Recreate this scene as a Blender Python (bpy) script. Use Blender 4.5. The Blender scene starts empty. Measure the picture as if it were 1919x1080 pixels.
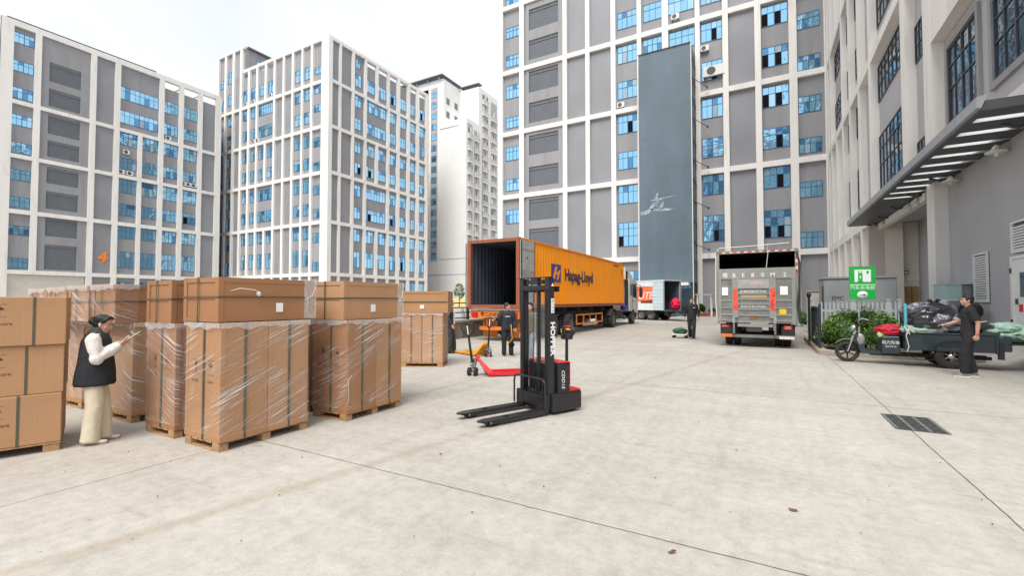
import bpy, bmesh, math, random
from mathutils import Vector, Matrix, Euler, noise as mnoise
random.seed(7)
SC = bpy.context.scene
COL = SC.collection
# ------------------------------------------------------------------ camera
cam_d = bpy.data.cameras.new("camera"); cam = bpy.data.objects.new("camera", cam_d); COL.objects.link(cam)
cam_d.sensor_width = 36; cam_d.lens = 849.3 / 1919 * 36; cam_d.clip_end = 2000; cam_d.clip_start = 0.05
cam.location = (0, 0, 1.65)
cam.rotation_euler = (math.radians(90 + 1.598), 0, math.radians(29.158))
SC.camera = cam
# ------------------------------------------------------------------ sky and light
SUN_EL, SUN_AZ = 56, 170     # degrees; azimuth clockwise from +Y
w = bpy.data.worlds.new("World"); SC.world = w; w.use_nodes = True
nt = w.node_tree; nt.nodes.clear(); N = nt.nodes.new; L = nt.links.new
out = N('ShaderNodeOutputWorld'); bg = N('ShaderNodeBackground'); L(bg.outputs[0], out.inputs[0])
sky = N('ShaderNodeTexSky'); sky.sky_type = 'NISHITA'; sky.sun_disc = False
sky.sun_elevation = math.radians(SUN_EL); sky.sun_rotation = math.radians(SUN_AZ)
tc = N('ShaderNodeTexCoord'); mp = N('ShaderNodeMapping'); mp.inputs['Scale'].default_value = (1, 1, 2.6); L(tc.outputs['Generated'], mp.inputs[0])
nz = N('ShaderNodeTexNoise'); nz.inputs['Scale'].default_value = 1.7; nz.inputs['Detail'].default_value = 5; nz.inputs['Roughness'].default_value = .5; L(mp.outputs[0], nz.inputs[0])
cr = N('ShaderNodeValToRGB'); cr.color_ramp.elements[0].position = .36; cr.color_ramp.elements[0].color = (3.4, 3.5, 3.7, 1)
cr.color_ramp.elements[1].position = .62; cr.color_ramp.elements[1].color = (4.0, 4.03, 4.1, 1); L(nz.outputs[0], cr.inputs[0])
mx = N('ShaderNodeMixRGB'); mx.inputs[0].default_value = .93; L(sky.outputs[0], mx.inputs[1]); L(cr.outputs[0], mx.inputs[2])
L(mx.outputs[0], bg.inputs[0]); bg.inputs[1].default_value = .1
sl = bpy.data.lights.new("sun", 'SUN'); so = bpy.data.objects.new("sun", sl); COL.objects.link(so)
sl.energy = 1.5; sl.angle = math.radians(35); sl.color = (1, .96, .9)
_a = math.radians(SUN_AZ); _e = math.radians(SUN_EL)
so.rotation_euler = Vector((math.sin(_a)*math.cos(_e), math.cos(_a)*math.cos(_e), math.sin(_e))).to_track_quat('Z', 'Y').to_euler()
so.location = (0, -20, 60)
SC.view_settings.view_transform = 'Standard'; SC.view_settings.look = 'None'; SC.view_settings.exposure = 1.5; SC.view_settings.gamma = 1
SC.render.engine = 'CYCLES'
SC.cycles.max_bounces = 6; SC.cycles.transparent_max_bounces = 8
# ------------------------------------------------------------------ helpers
def mat(name, col, rough=.6, metal=0, var=.0, vs=3., bump=0, bs=20., spec=.5, dirt=None, ds=1.5, da=.5, stretch=None, alpha=None, coat=0):
    m = bpy.data.materials.new(name); m.use_nodes = True; t = m.node_tree; b = t.nodes['Principled BSDF']
    b.inputs['Base Color'].default_value = (*col, 1); b.inputs['Roughness'].default_value = rough; b.inputs['Metallic'].default_value = metal
    b.inputs['Specular IOR Level'].default_value = spec; b.inputs['Coat Weight'].default_value = coat
    N = t.nodes.new; L = t.links.new
    if var or bump or dirt:
        tc = N('ShaderNodeTexCoord'); src = tc.outputs['Object']
        if stretch:
            mp = N('ShaderNodeMapping'); mp.inputs['Scale'].default_value = stretch; L(src, mp.inputs[0]); src = mp.outputs[0]
        c = None
        if var:
            n = N('ShaderNodeTexNoise'); n.inputs['Scale'].default_value = vs; n.inputs['Detail'].default_value = 6; L(src, n.inputs[0])
            mr = N('ShaderNodeMapRange'); mr.inputs[1].default_value = .3; mr.inputs[2].default_value = .7; mr.inputs[3].default_value = 1-var; mr.inputs[4].default_value = 1+var; L(n.outputs[0], mr.inputs[0])
            vm = N('ShaderNodeVectorMath'); vm.operation = 'SCALE'; vm.inputs[0].default_value = col; L(mr.outputs[0], vm.inputs['Scale']); c = vm.outputs[0]; L(c, b.inputs['Base Color'])
            mr2 = N('ShaderNodeMapRange'); mr2.inputs[3].default_value = max(0, rough-.1); mr2.inputs[4].default_value = min(1, rough+.12); L(n.outputs[0], mr2.inputs[0]); L(mr2.outputs[0], b.inputs['Roughness'])
        if dirt:
            n = N('ShaderNodeTexNoise'); n.inputs['Scale'].default_value = ds; n.inputs['Detail'].default_value = 8; n.inputs['Roughness'].default_value = .65; L(src, n.inputs[0])
            r = N('ShaderNodeValToRGB'); r.color_ramp.elements[0].position = .5; r.color_ramp.elements[1].position = .68; r.color_ramp.elements[1].color = (da, da, da, 1); L(n.outputs[0], r.inputs[0])
            mx = N('ShaderNodeMixRGB'); L(r.outputs[0], mx.inputs[0]); mx.inputs[1].default_value = (*col, 1); mx.inputs[2].default_value = (*dirt, 1)
            if c: L(c, mx.inputs[1])
            L(mx.outputs[0], b.inputs['Base Color'])
        if bump:
            n = N('ShaderNodeTexNoise'); n.inputs['Scale'].default_value = bs; n.inputs['Detail'].default_value = 4; L(src, n.inputs[0])
            bp = N('ShaderNodeBump'); bp.inputs['Strength'].default_value = bump; bp.inputs['Distance'].default_value = .02; L(n.outputs[0], bp.inputs['Height']); L(bp.outputs[0], b.inputs['Normal'])
    if alpha is not None: b.inputs['Alpha'].default_value = alpha
    return m

SPLIT = {'cladding_panel', 'roller_shutter', 'tail_lamp', 'reflector', 'mounting_plate', 'lamp_housing', 'mud_flap', 'landing_leg', 'corner_casting', 'headboard_post', 'post', 'tie_rod', 'picket', 'bar', 'bracket', 'glass_strip', 'sticker', 'rail', 'corner_board', 'block', 'runner', 'string_course', 'lift_arm', 'window_surround', 'lamp_reflector', 'cart_wheel', 'side_guard', 'mudguard', 'balcony', 'cross_member', 'warning_strip', 'arm'}
class MB:
    def __init__(s): s.v = []; s.f = []; s.mi = []; s.sm = []; s.mats = []
    def m(s, mt):
        if mt not in s.mats: s.mats.append(mt)
        return s.mats.index(mt)
    def add(s, vs, fs, mt, smooth=False, M=None):
        o = len(s.v); s.v += [(M @ Vector(p)) if M else Vector(p) for p in vs]; k = s.m(mt)
        for f in fs: s.f.append([o+i for i in f]); s.mi.append(k); s.sm.append(smooth)
    def box(s, a, b, mt, M=None, bev=0):
        x0, x1 = sorted((a[0], b[0])); y0, y1 = sorted((a[1], b[1])); z0, z1 = sorted((a[2], b[2]))
        if bev:
            e = min(bev, (x1-x0)/2.2, (y1-y0)/2.2, (z1-z0)/2.2)
            bm = bmesh.new(); bmesh.ops.create_cube(bm, size=1)
            for v in bm.verts: v.co = Vector(((x0+x1)/2+v.co.x*(x1-x0), (y0+y1)/2+v.co.y*(y1-y0), (z0+z1)/2+v.co.z*(z1-z0)))
            bmesh.ops.bevel(bm, geom=bm.edges[:], offset=e, segments=2, profile=.5, affect='EDGES')
            bm.verts.index_update(); s.add([v.co.copy() for v in bm.verts], [[v.index for v in f.verts] for f in bm.faces], mt, False, M); bm.free(); return
        s.add([(x0,y0,z0),(x1,y0,z0),(x1,y1,z0),(x0,y1,z0),(x0,y0,z1),(x1,y0,z1),(x1,y1,z1),(x0,y1,z1)],
              [(0,3,2,1),(4,5,6,7),(0,1,5,4),(1,2,6,5),(2,3,7,6),(3,0,4,7)], mt, False, M)
    def tube(s, pts, r, mt, n=10, M=None, cap=True, smooth=True):
        pts = [Vector(p) for p in pts]; rs = r if isinstance(r, (list, tuple)) else [r]*len(pts)
        vs = []; fs = []; up = None
        for i, p in enumerate(pts):
            d = (pts[min(i+1, len(pts)-1)] - pts[max(i-1, 0)]).normalized()
            if up is None: up = Vector((0,0,1)) if abs(d.z) < .9 else Vector((1,0,0))
            x = d.cross(up).normalized(); y = x.cross(d).normalized(); up = y
            for k in range(n):
                a = 2*math.pi*k/n; vs.append(p + (x*math.cos(a) + y*math.sin(a))*rs[i])
        for i in range(len(pts)-1):
            for k in range(n): fs.append((i*n+k, (i*n+(k+1) % n), (i+1)*n+(k+1) % n, (i+1)*n+k))
        s.add(vs, fs, mt, smooth, M)
        if cap: s.add(vs[:n], [tuple(range(n))[::-1]], mt, False, M); s.add(vs[-n:], [tuple(range(n))], mt, False, M)
    def cyl(s, p0, p1, r, mt, n=16, r1=None, M=None): s.tube([p0, p1], [r, r if r1 is None else r1], mt, n, M)
    def lathe(s, prof, mt, n=24, M=None, smooth=True):   # prof: (r, z) about Z
        vs = []; fs = []
        for r, z in prof:
            for k in range(n): a = 2*math.pi*k/n; vs.append((r*math.cos(a), r*math.sin(a), z))
        for i in range(len(prof)-1):
            for k in range(n): fs.append((i*n+k, i*n+(k+1) % n, (i+1)*n+(k+1) % n, (i+1)*n+k))
        s.add(vs, fs, mt, smooth, M)
    def prism(s, poly, h0, h1, mt, axis='z', M=None):    # poly 2d list extruded along axis
        n = len(poly); f = {'z': lambda a, b, h: (a, b, h), 'x': lambda a, b, h: (h, a, b), 'y': lambda a, b, h: (a, h, b)}[axis]
        vs = [f(a, b, h0) for a, b in poly] + [f(a, b, h1) for a, b in poly]
        s.add(vs, [tuple(range(n))[::-1], tuple(range(n, 2*n))] + [(i, (i+1) % n, n+(i+1) % n, n+i) for i in range(n)], mt, False, M)
    def ell(s, c, r, mt, n=16, m=10, M=None, R=None):
        vs = []; fs = []; c = Vector(c)
        for i in range(m+1):
            t = math.pi*i/m
            for k in range(n):
                a = 2*math.pi*k/n; p = Vector((r[0]*math.sin(t)*math.cos(a), r[1]*math.sin(t)*math.sin(a), r[2]*math.cos(t)))
                vs.append(c + (R @ p if R else p))
        for i in range(m):
            for k in range(n): fs.append((i*n+k, (i+1)*n+k, (i+1)*n+(k+1) % n, i*n+(k+1) % n))
        s.add(vs, fs, mt, True, M)
    def quad(s, a, b, c, d, mt, M=None): s.add([a, b, c, d], [(0,1,2,3)], mt, False, M)
    def pieces(s, tol):
        par = list(range(len(s.v)))
        def fd(a):
            while par[a] != a: par[a] = par[par[a]]; a = par[a]
            return a
        for f in s.f:
            for i in f[1:]: par[fd(i)] = fd(f[0])
        bb = {}
        for i, v in enumerate(s.v):
            r = fd(i); q = bb.setdefault(r, [list(v), list(v)])
            for k in range(3): q[0][k] = min(q[0][k], v[k]); q[1][k] = max(q[1][k], v[k])
        g = [[{r}, q[0], q[1]] for r, q in bb.items()]; ch = True
        while ch:
            ch = False
            for i in range(len(g)):
                for j in range(i+1, len(g)):
                    if all(g[i][1][k]-tol <= g[j][2][k] and g[j][1][k]-tol <= g[i][2][k] for k in range(3)):
                        g[i][0] |= g[j][0]; g[i][1] = [min(a, b) for a, b in zip(g[i][1], g[j][1])]; g[i][2] = [max(a, b) for a, b in zip(g[i][2], g[j][2])]; g.pop(j); ch = True; break
                if ch: break
        out = []
        for roots, _, _ in g:
            m = MB(); mp = {}
            for i, v in enumerate(s.v):
                if fd(i) in roots: mp[i] = len(m.v); m.v.append(v)
            for f, mi, sm in zip(s.f, s.mi, s.sm):
                if f[0] in mp: m.f.append([mp[i] for i in f]); m.sm.append(sm); m.mi.append(m.m(s.mats[mi]))
            out.append(m)
        return out
    def build(s, name, parent=None, local=False):
        if name in SPLIT and parent is not None:
            ps = s.pieces(.045 if name == 'roller_shutter' else .004)
            if len(ps) > 1:
                for p in ps: o = p.build1(name, parent, local)
                return o
        return s.build1(name, parent, local)
    def build1(s, name, parent=None, local=False):
        me = bpy.data.meshes.new(name); off = Vector((0,0,0))
        if parent is not None and not local:
            r = parent
            while r is not None: off = off + r.location; r = r.parent
        me.from_pydata([tuple(p - off) for p in s.v], [], s.f)
        for mt in s.mats: me.materials.append(mt)
        me.polygons.foreach_set('material_index', s.mi); me.polygons.foreach_set('use_smooth', s.sm)
        bm = bmesh.new(); bm.from_mesh(me); bmesh.ops.recalc_face_normals(bm, faces=bm.faces) if len(bm.faces) < 60000 else None; bm.to_mesh(me); bm.free()
        o = bpy.data.objects.new(name, me); COL.objects.link(o)
        if parent is not None: o.parent = parent
        return o

def tag(o, label=None, cat=None, group=None, kind=None):
    if label: o['label'] = label
    if cat: o['category'] = cat
    if group: o['group'] = group
    if kind: o['kind'] = kind
    return o
def thing(name, label, cat, loc=(0,0,0), rz=0, group=None):
    o = bpy.data.objects.new(name, None); COL.objects.link(o); o.location = loc; o.rotation_euler = (0, 0, rz); o.empty_display_size = .2
    return tag(o, label, cat, group)
def copy_tree(o, parent=None):
    c = o.copy(); COL.objects.link(c); c.parent = parent
    for ch in list(o.children): copy_tree(ch, c)
    return c
def text_mb(txt, size, mt, M, ext=.002, parent=None, name='lettering', align='CENTER', local=True, sx=1.0, shear=0, bold=0):
    cu = bpy.data.curves.new('t', 'FONT'); cu.body = txt; cu.offset = bold; cu.size = size; cu.extrude = ext; cu.align_x = align; cu.align_y = 'CENTER'; cu.resolution_u = 3; cu.shear = shear
    to = bpy.data.objects.new('t', cu); COL.objects.link(to); dg = bpy.context.evaluated_depsgraph_get(); dg.update()
    me = bpy.data.meshes.new_from_object(to.evaluated_get(dg)); bpy.data.objects.remove(to); bpy.data.curves.remove(cu)
    mb = MB(); mb.add([M @ Vector((v.co.x*sx, v.co.y, v.co.z)) for v in me.vertices], [list(p.vertices) for p in me.polygons], mt)
    bpy.data.meshes.remove(me)
    return mb.build(name, parent, local)
def rot(x=0, y=0, z=0): return Euler((math.radians(x), math.radians(y), math.radians(z))).to_matrix().to_4x4()
def T(x, y, z): return Matrix.Translation((x, y, z))
# ------------------------------------------------------------------ materials
WHITE = mat('facade_white', (.8, .775, .74), .75, var=.05, vs=.8, dirt=(.5,.475,.44), ds=1.6, da=.42, stretch=(1, 1, .12))
GREYW = mat('facade_grey', (.29, .29, .305), .8, var=.07, vs=.9, dirt=(.2,.2,.21), ds=1.5, da=.35, stretch=(1, 1, .12))
GREYD = mat('shutter_grey', (.13, .145, .165), .5, var=.08, vs=.8)
BEIGEW = mat('beige_wall', (.6, .56, .5), .8, var=.05, vs=.7, dirt=(.45,.42,.38), ds=.5, da=.4)
ROOFD = mat('roof_dark', (.09, .095, .11), .5)
def panel_mat():
    m = mat('corrugated_panel', (.27, .275, .295), .45, metal=0); t = m.node_tree; b = t.nodes['Principled BSDF']; N = t.nodes.new; L = t.links.new
    tc = N('ShaderNodeTexCoord'); mp = N('ShaderNodeMapping'); L(tc.outputs['Object'], mp.inputs[0]); mp.inputs['Rotation'].default_value = (0, 0, math.radians(45))
    wv = N('ShaderNodeTexWave'); wv.inputs['Scale'].default_value = 4.; wv.inputs['Distortion'].default_value = 0; L(mp.outputs[0], wv.inputs[0])
    bp = N('ShaderNodeBump'); bp.inputs['Strength'].default_value = .5; bp.inputs['Distance'].default_value = .03; L(wv.outputs[1], bp.inputs['Height']); L(bp.outputs[0], b.inputs['Normal'])
    n = N('ShaderNodeTexNoise'); n.inputs['Scale'].default_value = .25; L(mp.outputs[0], n.inputs[0])
    mr = N('ShaderNodeMapRange'); mr.inputs[3].default_value = .8; mr.inputs[4].default_value = 1.2; L(n.outputs[0], mr.inputs[0])
    vm = N('ShaderNodeVectorMath'); vm.operation = 'SCALE'; vm.inputs[0].default_value = (.27, .275, .295); L(mr.outputs[0], vm.inputs['Scale']); L(vm.outputs[0], b.inputs['Base Color'])
    return m
PANEL = panel_mat()
def glass_mat(name, col, rough=.04):
    m = mat(name, col, rough, metal=.85); t = m.node_tree; b = t.nodes['Principled BSDF']; N = t.nodes.new; L = t.links.new
    tc = N('ShaderNodeTexCoord'); n = N('ShaderNodeTexNoise'); n.inputs['Scale'].default_value = 1.1; n.inputs['Detail'].default_value = 3; L(tc.outputs['Object'], n.inputs[0])
    bp = N('ShaderNodeBump'); bp.inputs['Strength'].default_value = .5; bp.inputs['Distance'].default_value = .06; L(n.outputs[0], bp.inputs['Height']); L(bp.outputs[0], b.inputs['Normal'])
    return m
GLASS = glass_mat('blue_glass', (.33, .64, .85))
GLASS2 = glass_mat('blue_glass_deep', (.13, .30, .50), .06); GLASS3 = glass_mat('blue_glass_pale', (.45, .70, .88), .12); CURT = mat('curtain_behind_glass', (.30, .42, .5), .25, var=.25, vs=2, stretch=(8, 8, .3), spec=1.)
GLASSD = glass_mat('dark_glass', (.12, .2, .27))
WFRAME = mat('window_frame_metal', (.04, .12, .26), .4)
WFRAMED = mat('window_frame_dark', (.05, .055, .07), .4)
DARK = mat('dark_opening', (.012, .012, .015), .95, spec=.05)
ACW = mat('ac_white', (.72, .72, .7), .5, var=.04)
ACG = mat('ac_grille', (.08, .08, .085), .6)
# ------------------------------------------------------------------ ground
def ground_mat():
    m = bpy.data.materials.new('concrete_ground'); m.use_nodes = True; t = m.node_tree; b = t.nodes['Principled BSDF']; N = t.nodes.new; L = t.links.new
    tc = N('ShaderNodeTexCoord'); P = tc.outputs['Object']
    def noise(s, d=6, r=.55, sc=None, w=0):
        src = P
        if sc: mp = N('ShaderNodeMapping'); mp.inputs['Scale'].default_value = sc[:3]; mp.inputs['Rotation'].default_value = (0, 0, sc[3]); L(P, mp.inputs[0]); src = mp.outputs[0]
        n = N('ShaderNodeTexNoise'); n.inputs['Scale'].default_value = s; n.inputs['Detail'].default_value = d; n.inputs['Roughness'].default_value = r; L(src, n.inputs[0]); return n.outputs[0]
    def ramp(v, a, b_, c0, c1):
        r = N('ShaderNodeValToRGB'); r.color_ramp.elements[0].position = a; r.color_ramp.elements[1].position = b_
        r.color_ramp.elements[0].color = (*c0, 1); r.color_ramp.elements[1].color = (*c1, 1); L(v, r.inputs[0]); return r.outputs[0]
    def mul(a, b_, f=1, mode='MULTIPLY'):
        x = N('ShaderNodeMixRGB'); x.blend_type = mode; x.inputs[0].default_value = f; L(a, x.inputs[1]); L(b_, x.inputs[2]); return x.outputs[0]
    c = ramp(noise(.22, 5), .35, .65, (.405, .382, .343), (.475, .452, .41))
    c = mul(c, ramp(noise(1.1, 9, .65), .3, .62, (.92, .915, .91), (1.03, 1.03, 1.03)))
    c = mul(c, ramp(noise(9, 6, .7), .32, .6, (.84, .835, .82), (1.03, 1.03, 1.03)))
    c = mul(c, ramp(noise(55, 3, .6), .3, .7, (.9, .9, .9), (1.05, 1.05, 1.05)))
    c = mul(c, ramp(noise(1.0, 6, .6, (.25, 2.6, 1, .5)), .33, .55, (.93, .925, .92), (1, 1, 1)))
    c = mul(c, ramp(noise(1.0, 6, .6, (3.2, .2, 1, -.28)), .28, .5, (.88, .875, .865), (1, 1, 1)))
    c = mul(c, ramp(noise(3.1, 2, .5), .20, .26, (.62, .60, .57), (1, 1, 1)))          # small oil stains
    c = mul(c, ramp(noise(14, 2, .5), .20, .25, (.5, .48, .45), (1, 1, 1)))
    c = mul(c, ramp(noise(1.0, 3, .5, (.9, 9, 1, .95)), .24, .36, (.86, .855, .845), (1, 1, 1)))
    c = mul(c, ramp(noise(6.5, 2, .6, (1, 4, 1, .2)), .21, .27, (.66, .64, .61), (1, 1, 1)))
    # long brownish drag mark across the front left
    mpx = N('ShaderNodeMapping'); mpx.inputs['Location'].default_value = (4.2, 0, 0); L(P, mpx.inputs[0])
    sp_ = N('ShaderNodeSeparateXYZ'); L(mpx.outputs[0], sp_.inputs[0])
    f1 = N('ShaderNodeMath'); f1.operation = 'MULTIPLY_ADD'; L(sp_.outputs[1], f1.inputs[0]); f1.inputs[1].default_value = -.21; L(sp_.outputs[0], f1.inputs[2])
    f2 = N('ShaderNodeMath'); f2.operation = 'MULTIPLY_ADD'; L(noise(.9, 4, .6), f2.inputs[0]); f2.inputs[1].default_value = .35; L(f1.outputs[0], f2.inputs[2])
    f3 = N('ShaderNodeMath'); f3.operation = 'SUBTRACT'; L(f2.outputs[0], f3.inputs[0]); f3.inputs[1].default_value = .175
    f4 = N('ShaderNodeMath'); f4.operation = 'ABSOLUTE'; L(f3.outputs[0], f4.inputs[0])
    c = mul(c, ramp(f4.outputs[0], .01, .13, (.86, .80, .73), (1, 1, 1)), .8)
    c = mul(c, ramp(noise(21, 1, .4), .17, .21, (.55, .52, .48), (1, 1, 1)))
    # joints between slabs, scored lines with a little wobble
    sx = N('ShaderNodeSeparateXYZ'); L(P, sx.inputs[0]); wob = noise(1.3, 6, .7)
    def line(coord, c0, wd):
        a = N('ShaderNodeMath'); a.operation = 'SUBTRACT'; L(sx.outputs[coord], a.inputs[0]); a.inputs[1].default_value = c0
        a2 = N('ShaderNodeMath'); a2.operation = 'MULTIPLY_ADD'; L(wob, a2.inputs[0]); a2.inputs[1].default_value = .05; L(a.outputs[0], a2.inputs[2])
        a3 = N('ShaderNodeMath'); a3.operation = 'SUBTRACT'; L(a2.outputs[0], a3.inputs[0]); a3.inputs[1].default_value = .025
        a4 = N('ShaderNodeMath'); a4.operation = 'ABSOLUTE'; L(a3.outputs[0], a4.inputs[0])
        a5 = N('ShaderNodeMapRange'); L(a4.outputs[0], a5.inputs[0]); a5.inputs[1].default_value = wd*.45; a5.inputs[2].default_value = wd; a5.inputs[3].default_value = .25; a5.inputs[4].default_value = 1; return a5.outputs[0]
    m_ = None
    for co, c0, wd in ((1, 3.27, .009), (1, 9.0, .011), (1, 14.8, .012), (1, 20.6, .012), (1, 26.4, .02), (1, -2.5, .009), (0, 1.6, .010), (0, -5.35, .008), (0, -12.2, .01)):
        o = line(co, c0, wd)
        if m_ is None: m_ = o
        else: q = N('ShaderNodeMath'); q.operation = 'MINIMUM'; L(m_, q.inputs[0]); L(o, q.inputs[1]); m_ = q.outputs[0]
    cm = N('ShaderNodeCombineColor'); [L(m_, cm.inputs[i]) for i in range(3)]
    c = mul(c, cm.outputs[0]); L(c, b.inputs['Base Color'])
    b.inputs['Roughness'].default_value = .82; b.inputs['Specular IOR Level'].default_value = .3
    bp = N('ShaderNodeBump'); bp.inputs['Strength'].default_value = .25; bp.inputs['Distance'].default_value = .01; L(noise(40, 5, .7), bp.inputs['Height']); L(bp.outputs[0], b.inputs['Normal'])
    return m
GROUND = ground_mat()
g = MB(); g.quad((-700, -300, 0), (500, -300, 0), (500, 900, 0), (-700, 900, 0), GROUND)
tag(g.build('ground'), 'pale worn concrete yard with scored slab joints', 'ground', kind='structure')

# ------------------------------------------------------------------ facade kit
class Face:   # maps (s along, z up, d outward) to the world
    def __init__(s, kind, c): s.k = kind; s.c = c
    def w(s, a, z, d):
        if s.k == '+X': return (s.c + d, a, z)
        if s.k == '-X': return (s.c - d, a, z)
        if s.k == '-Y': return (a, s.c - d, z)
        return (a, s.c + d, z)
    def box(s, mb, a0, a1, z0, z1, d0, d1, mt): mb.box(s.w(a0, z0, d0), s.w(a1, z1, d1), mt)
WCOUNT = {}
def window(F, par, a0, a1, z0, z1, nv=4, tr=.36, d=-.4, glass=None, openc=(), wf=None, rows=None, stuff=None):
    """one window: bars of the frame as the part, its panes as a sub-part"""
    glass = glass or GLASS; wf = wf or WFRAME
    mb = MB() if stuff is None else stuff[0]; gb = MB() if stuff is None else stuff[1]
    t = .05; w_ = (a1-a0)/nv; zt = z1-(z1-z0)*tr
    rr = rows or [(z0, zt), (zt, z1)]
    for (a, b) in ((a0, a0+t), (a1-t, a1)): F.box(mb, a, b, z0, z1, d, d+.06, wf)
    F.box(mb, a0+t, a1-t, z0, z0+t, d, d+.057, wf); F.box(mb, a0+t, a1-t, z1-t, z1, d, d+.057, wf)
    for i in range(1, nv): F.box(mb, a0+i*w_-.5*t*(1.6 if i*2 == nv else .7), a0+i*w_+.5*t*(1.6 if i*2 == nv else .7), z0+t, z1-t, d, d+.054, wf)
    for r in rr[:-1]: F.box(mb, a0+t, a1-t, r[1]-.02, r[1]+.025, d, d+.05, wf)
    for i in range(nv):
        for k, r in enumerate(rr):
            gm = DARK if (i, k) in openc else (random.choices((GLASS, GLASS2, GLASS3, CURT), (70, 14, 10, 6))[0] if glass is GLASS else glass)
            j = [random.uniform(0, .012) for _ in range(4)]
            gb.quad(F.w(a0+i*w_, r[0], d+.012+j[0]), F.w(a0+(i+1)*w_, r[0], d+.012+j[1]), F.w(a0+(i+1)*w_, r[1], d+.012+j[2]), F.w(a0+i*w_, r[1], d+.012+j[3]), gm)
    if stuff is None:
        f = mb.build('window', par); gb.build('pane', f)
def shutter(F, mb, a0, a1, z0, z1, d, mt):
    n = int((z1-z0)/.28)
    F.box(mb, a0, a1, z1-.45, z1-.3, d, d+.1, mt)
    for i in range(n): z = z0+i*(z1-z0-.45)/n; F.box(mb, a0, a1, z, z+(z1-z0-.45)/n-.035, d, d+.03, mt)
ac_n = 0
def ac_unit(F, a, z, d, label, w_=.85, h_=.6, double=False):
    c = F.w(a, z, d); root = thing('air_conditioner', label, 'air conditioner', c, group='air conditioner units on the facades')
    b = MB(); F.box(b, a-w_/2, a+w_/2, z, z+h_, d+.05, d+.4, ACW); b.build('casing', root)
    b = MB()
    n = 20; vs = []
    for r in (.0, .26*h_*1.6):
        for k in range(n): vs.append(F.w(a-.12*w_+r*math.cos(2*math.pi*k/n), z+h_/2+r*math.sin(2*math.pi*k/n), d+.41))
    b.add(vs, [(k, (k+1) % n, n+(k+1) % n, n+k) for k in range(n)], ACG); b.build('fan_grille', root)
    b = MB(); F.box(b, a-w_/2+.1, a-w_/2+.14, z-.1, z, d, d+.42, ACG); F.box(b, a+w_/2-.14, a+w_/2-.1, z-.1, z, d, d+.42, ACG); b.build('bracket', root)

# ---- main building (facing us)
Y0 = 54.0; F = Face('-Y', Y0)
main = thing('office_building', 'tall grey factory block with white grid facade behind the orange container', 'building', (-13, 58, 0), group='grey and white factory blocks')
BE = [(6.3, 6.88), (15.65, 16.23), (24.45, 25.03), (33.1, 33.68), (42.3, 42.88), (51.3, 51.95)]
CO = [(-32.4, -31.4), (-29.0, -28.1), (-22.6, -21.85), (-19.5, -18.8), (-16.2, -15.5), (-13.0, -12.4), (-6.5, -5.95), (-3.7, -3.1), (-.6, 0.), (2.5, 3.2), (5.5, 6.1)]
b = MB()
for a0, a1 in CO: F.box(b, a0, a1-max(0, -.0075*a0), 0, 51.95, -.42, 0, WHITE)
for z0, z1 in BE: F.box(b, -32.3, 6.0, z0, z1, -.42, -.006, WHITE)
F.box(b, -10.1, -9.4, 16.2, 42.35, -.42, -.012, WHITE)
b.build('frame_grid', main)
b = MB(); b.box((-32.0, Y0+.4, 0), (6.5, Y0+26, 51.6), GREYW); b.build('wall', main)
b = MB(); b.box((-32.2, Y0+1, 51.6), (6.7, Y0+25, 51.9), ROOFD); b.box((-20, Y0+6, 51.9), (-8, Y0+16, 56), GREYW); b.build('roof', main)
b = MB()
for a0, a1 in ((-21.85, -19.5), (-18.8, -16.2), (-3.1, -.6)):
    for i in range(6):
        z0 = 0 if i == 0 else BE[i-1][1]; F.box(b, a0, a1, z0, BE[i][0], -.399, -.36, PANEL)
b.build('cladding_panel', main)
fl = [8.2, 13.4, 17.6, 22.0, 26.3, 30.7, 35.0, 39.2, 44.0, 48.2]; hh = [2.9, 2.2, 2.15, 2.2, 2.15, 2.15, 2.1, 2.6, 2.3, 2.4]
for a0, a1 in ((-15.45, -13.05), (-12.35, -10.15), (-9.35, -6.55), (-5.9, -3.75), (.05, 2.45)):
    for i, z in enumerate(fl):
        if -13 < a0 < -6.6 and z < 26: continue
        if -13 < a0 < -6.6 and 33.6 < z < 42:
            if a0 < -11: window(F, main, -12.3, -6.6, z, z+hh[i], 8, openc=((3, 0),) if z < 36 else ())
            continue
        oc = {}.get(0, ())
        if a0 > -6 and random.random() < .6: oc = [(random.choice((0, 2)), 0)] + ([(2, 0)] if a0 > 0 else [])
        if a0 < -13 and z in (22.0,): oc = [(2, 0)]
        if a0 < -13 and z == 8.2: oc = [(0, 0)]
        window(F, main, a0, a1, z, z+hh[i], 4, openc=oc, rows=None if z > 9 else [(z, z+1.25), (z+1.25, z+2.15), (z+2.15, z+2.9)])
window(F, main, -15.45, -13.05, 2.4, 5.2, 4)
for a0, a1, L_ in ((-31.3, -29.05, [(12.3, 14.2), (16.85, 18.5), (21.1, 23.0), (25.65, 27.2), (29.8, 31.7), (34.3, 35.9), (38.4, 39.9), (42.9, 44.6), (47, 48.6), (8, 9.6)]), (3.25, 5.2, [(7.0, 8.6), (12.1, 13.7), (16.6, 18.2), (20.8, 22.5), (25.2, 26.7), (29.5, 31.1), (34, 35.6), (38.4, 40), (43, 44.6)])):
    for z0, z1 in L_: window(F, main, a0, a1, z0, z1, 4)
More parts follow.
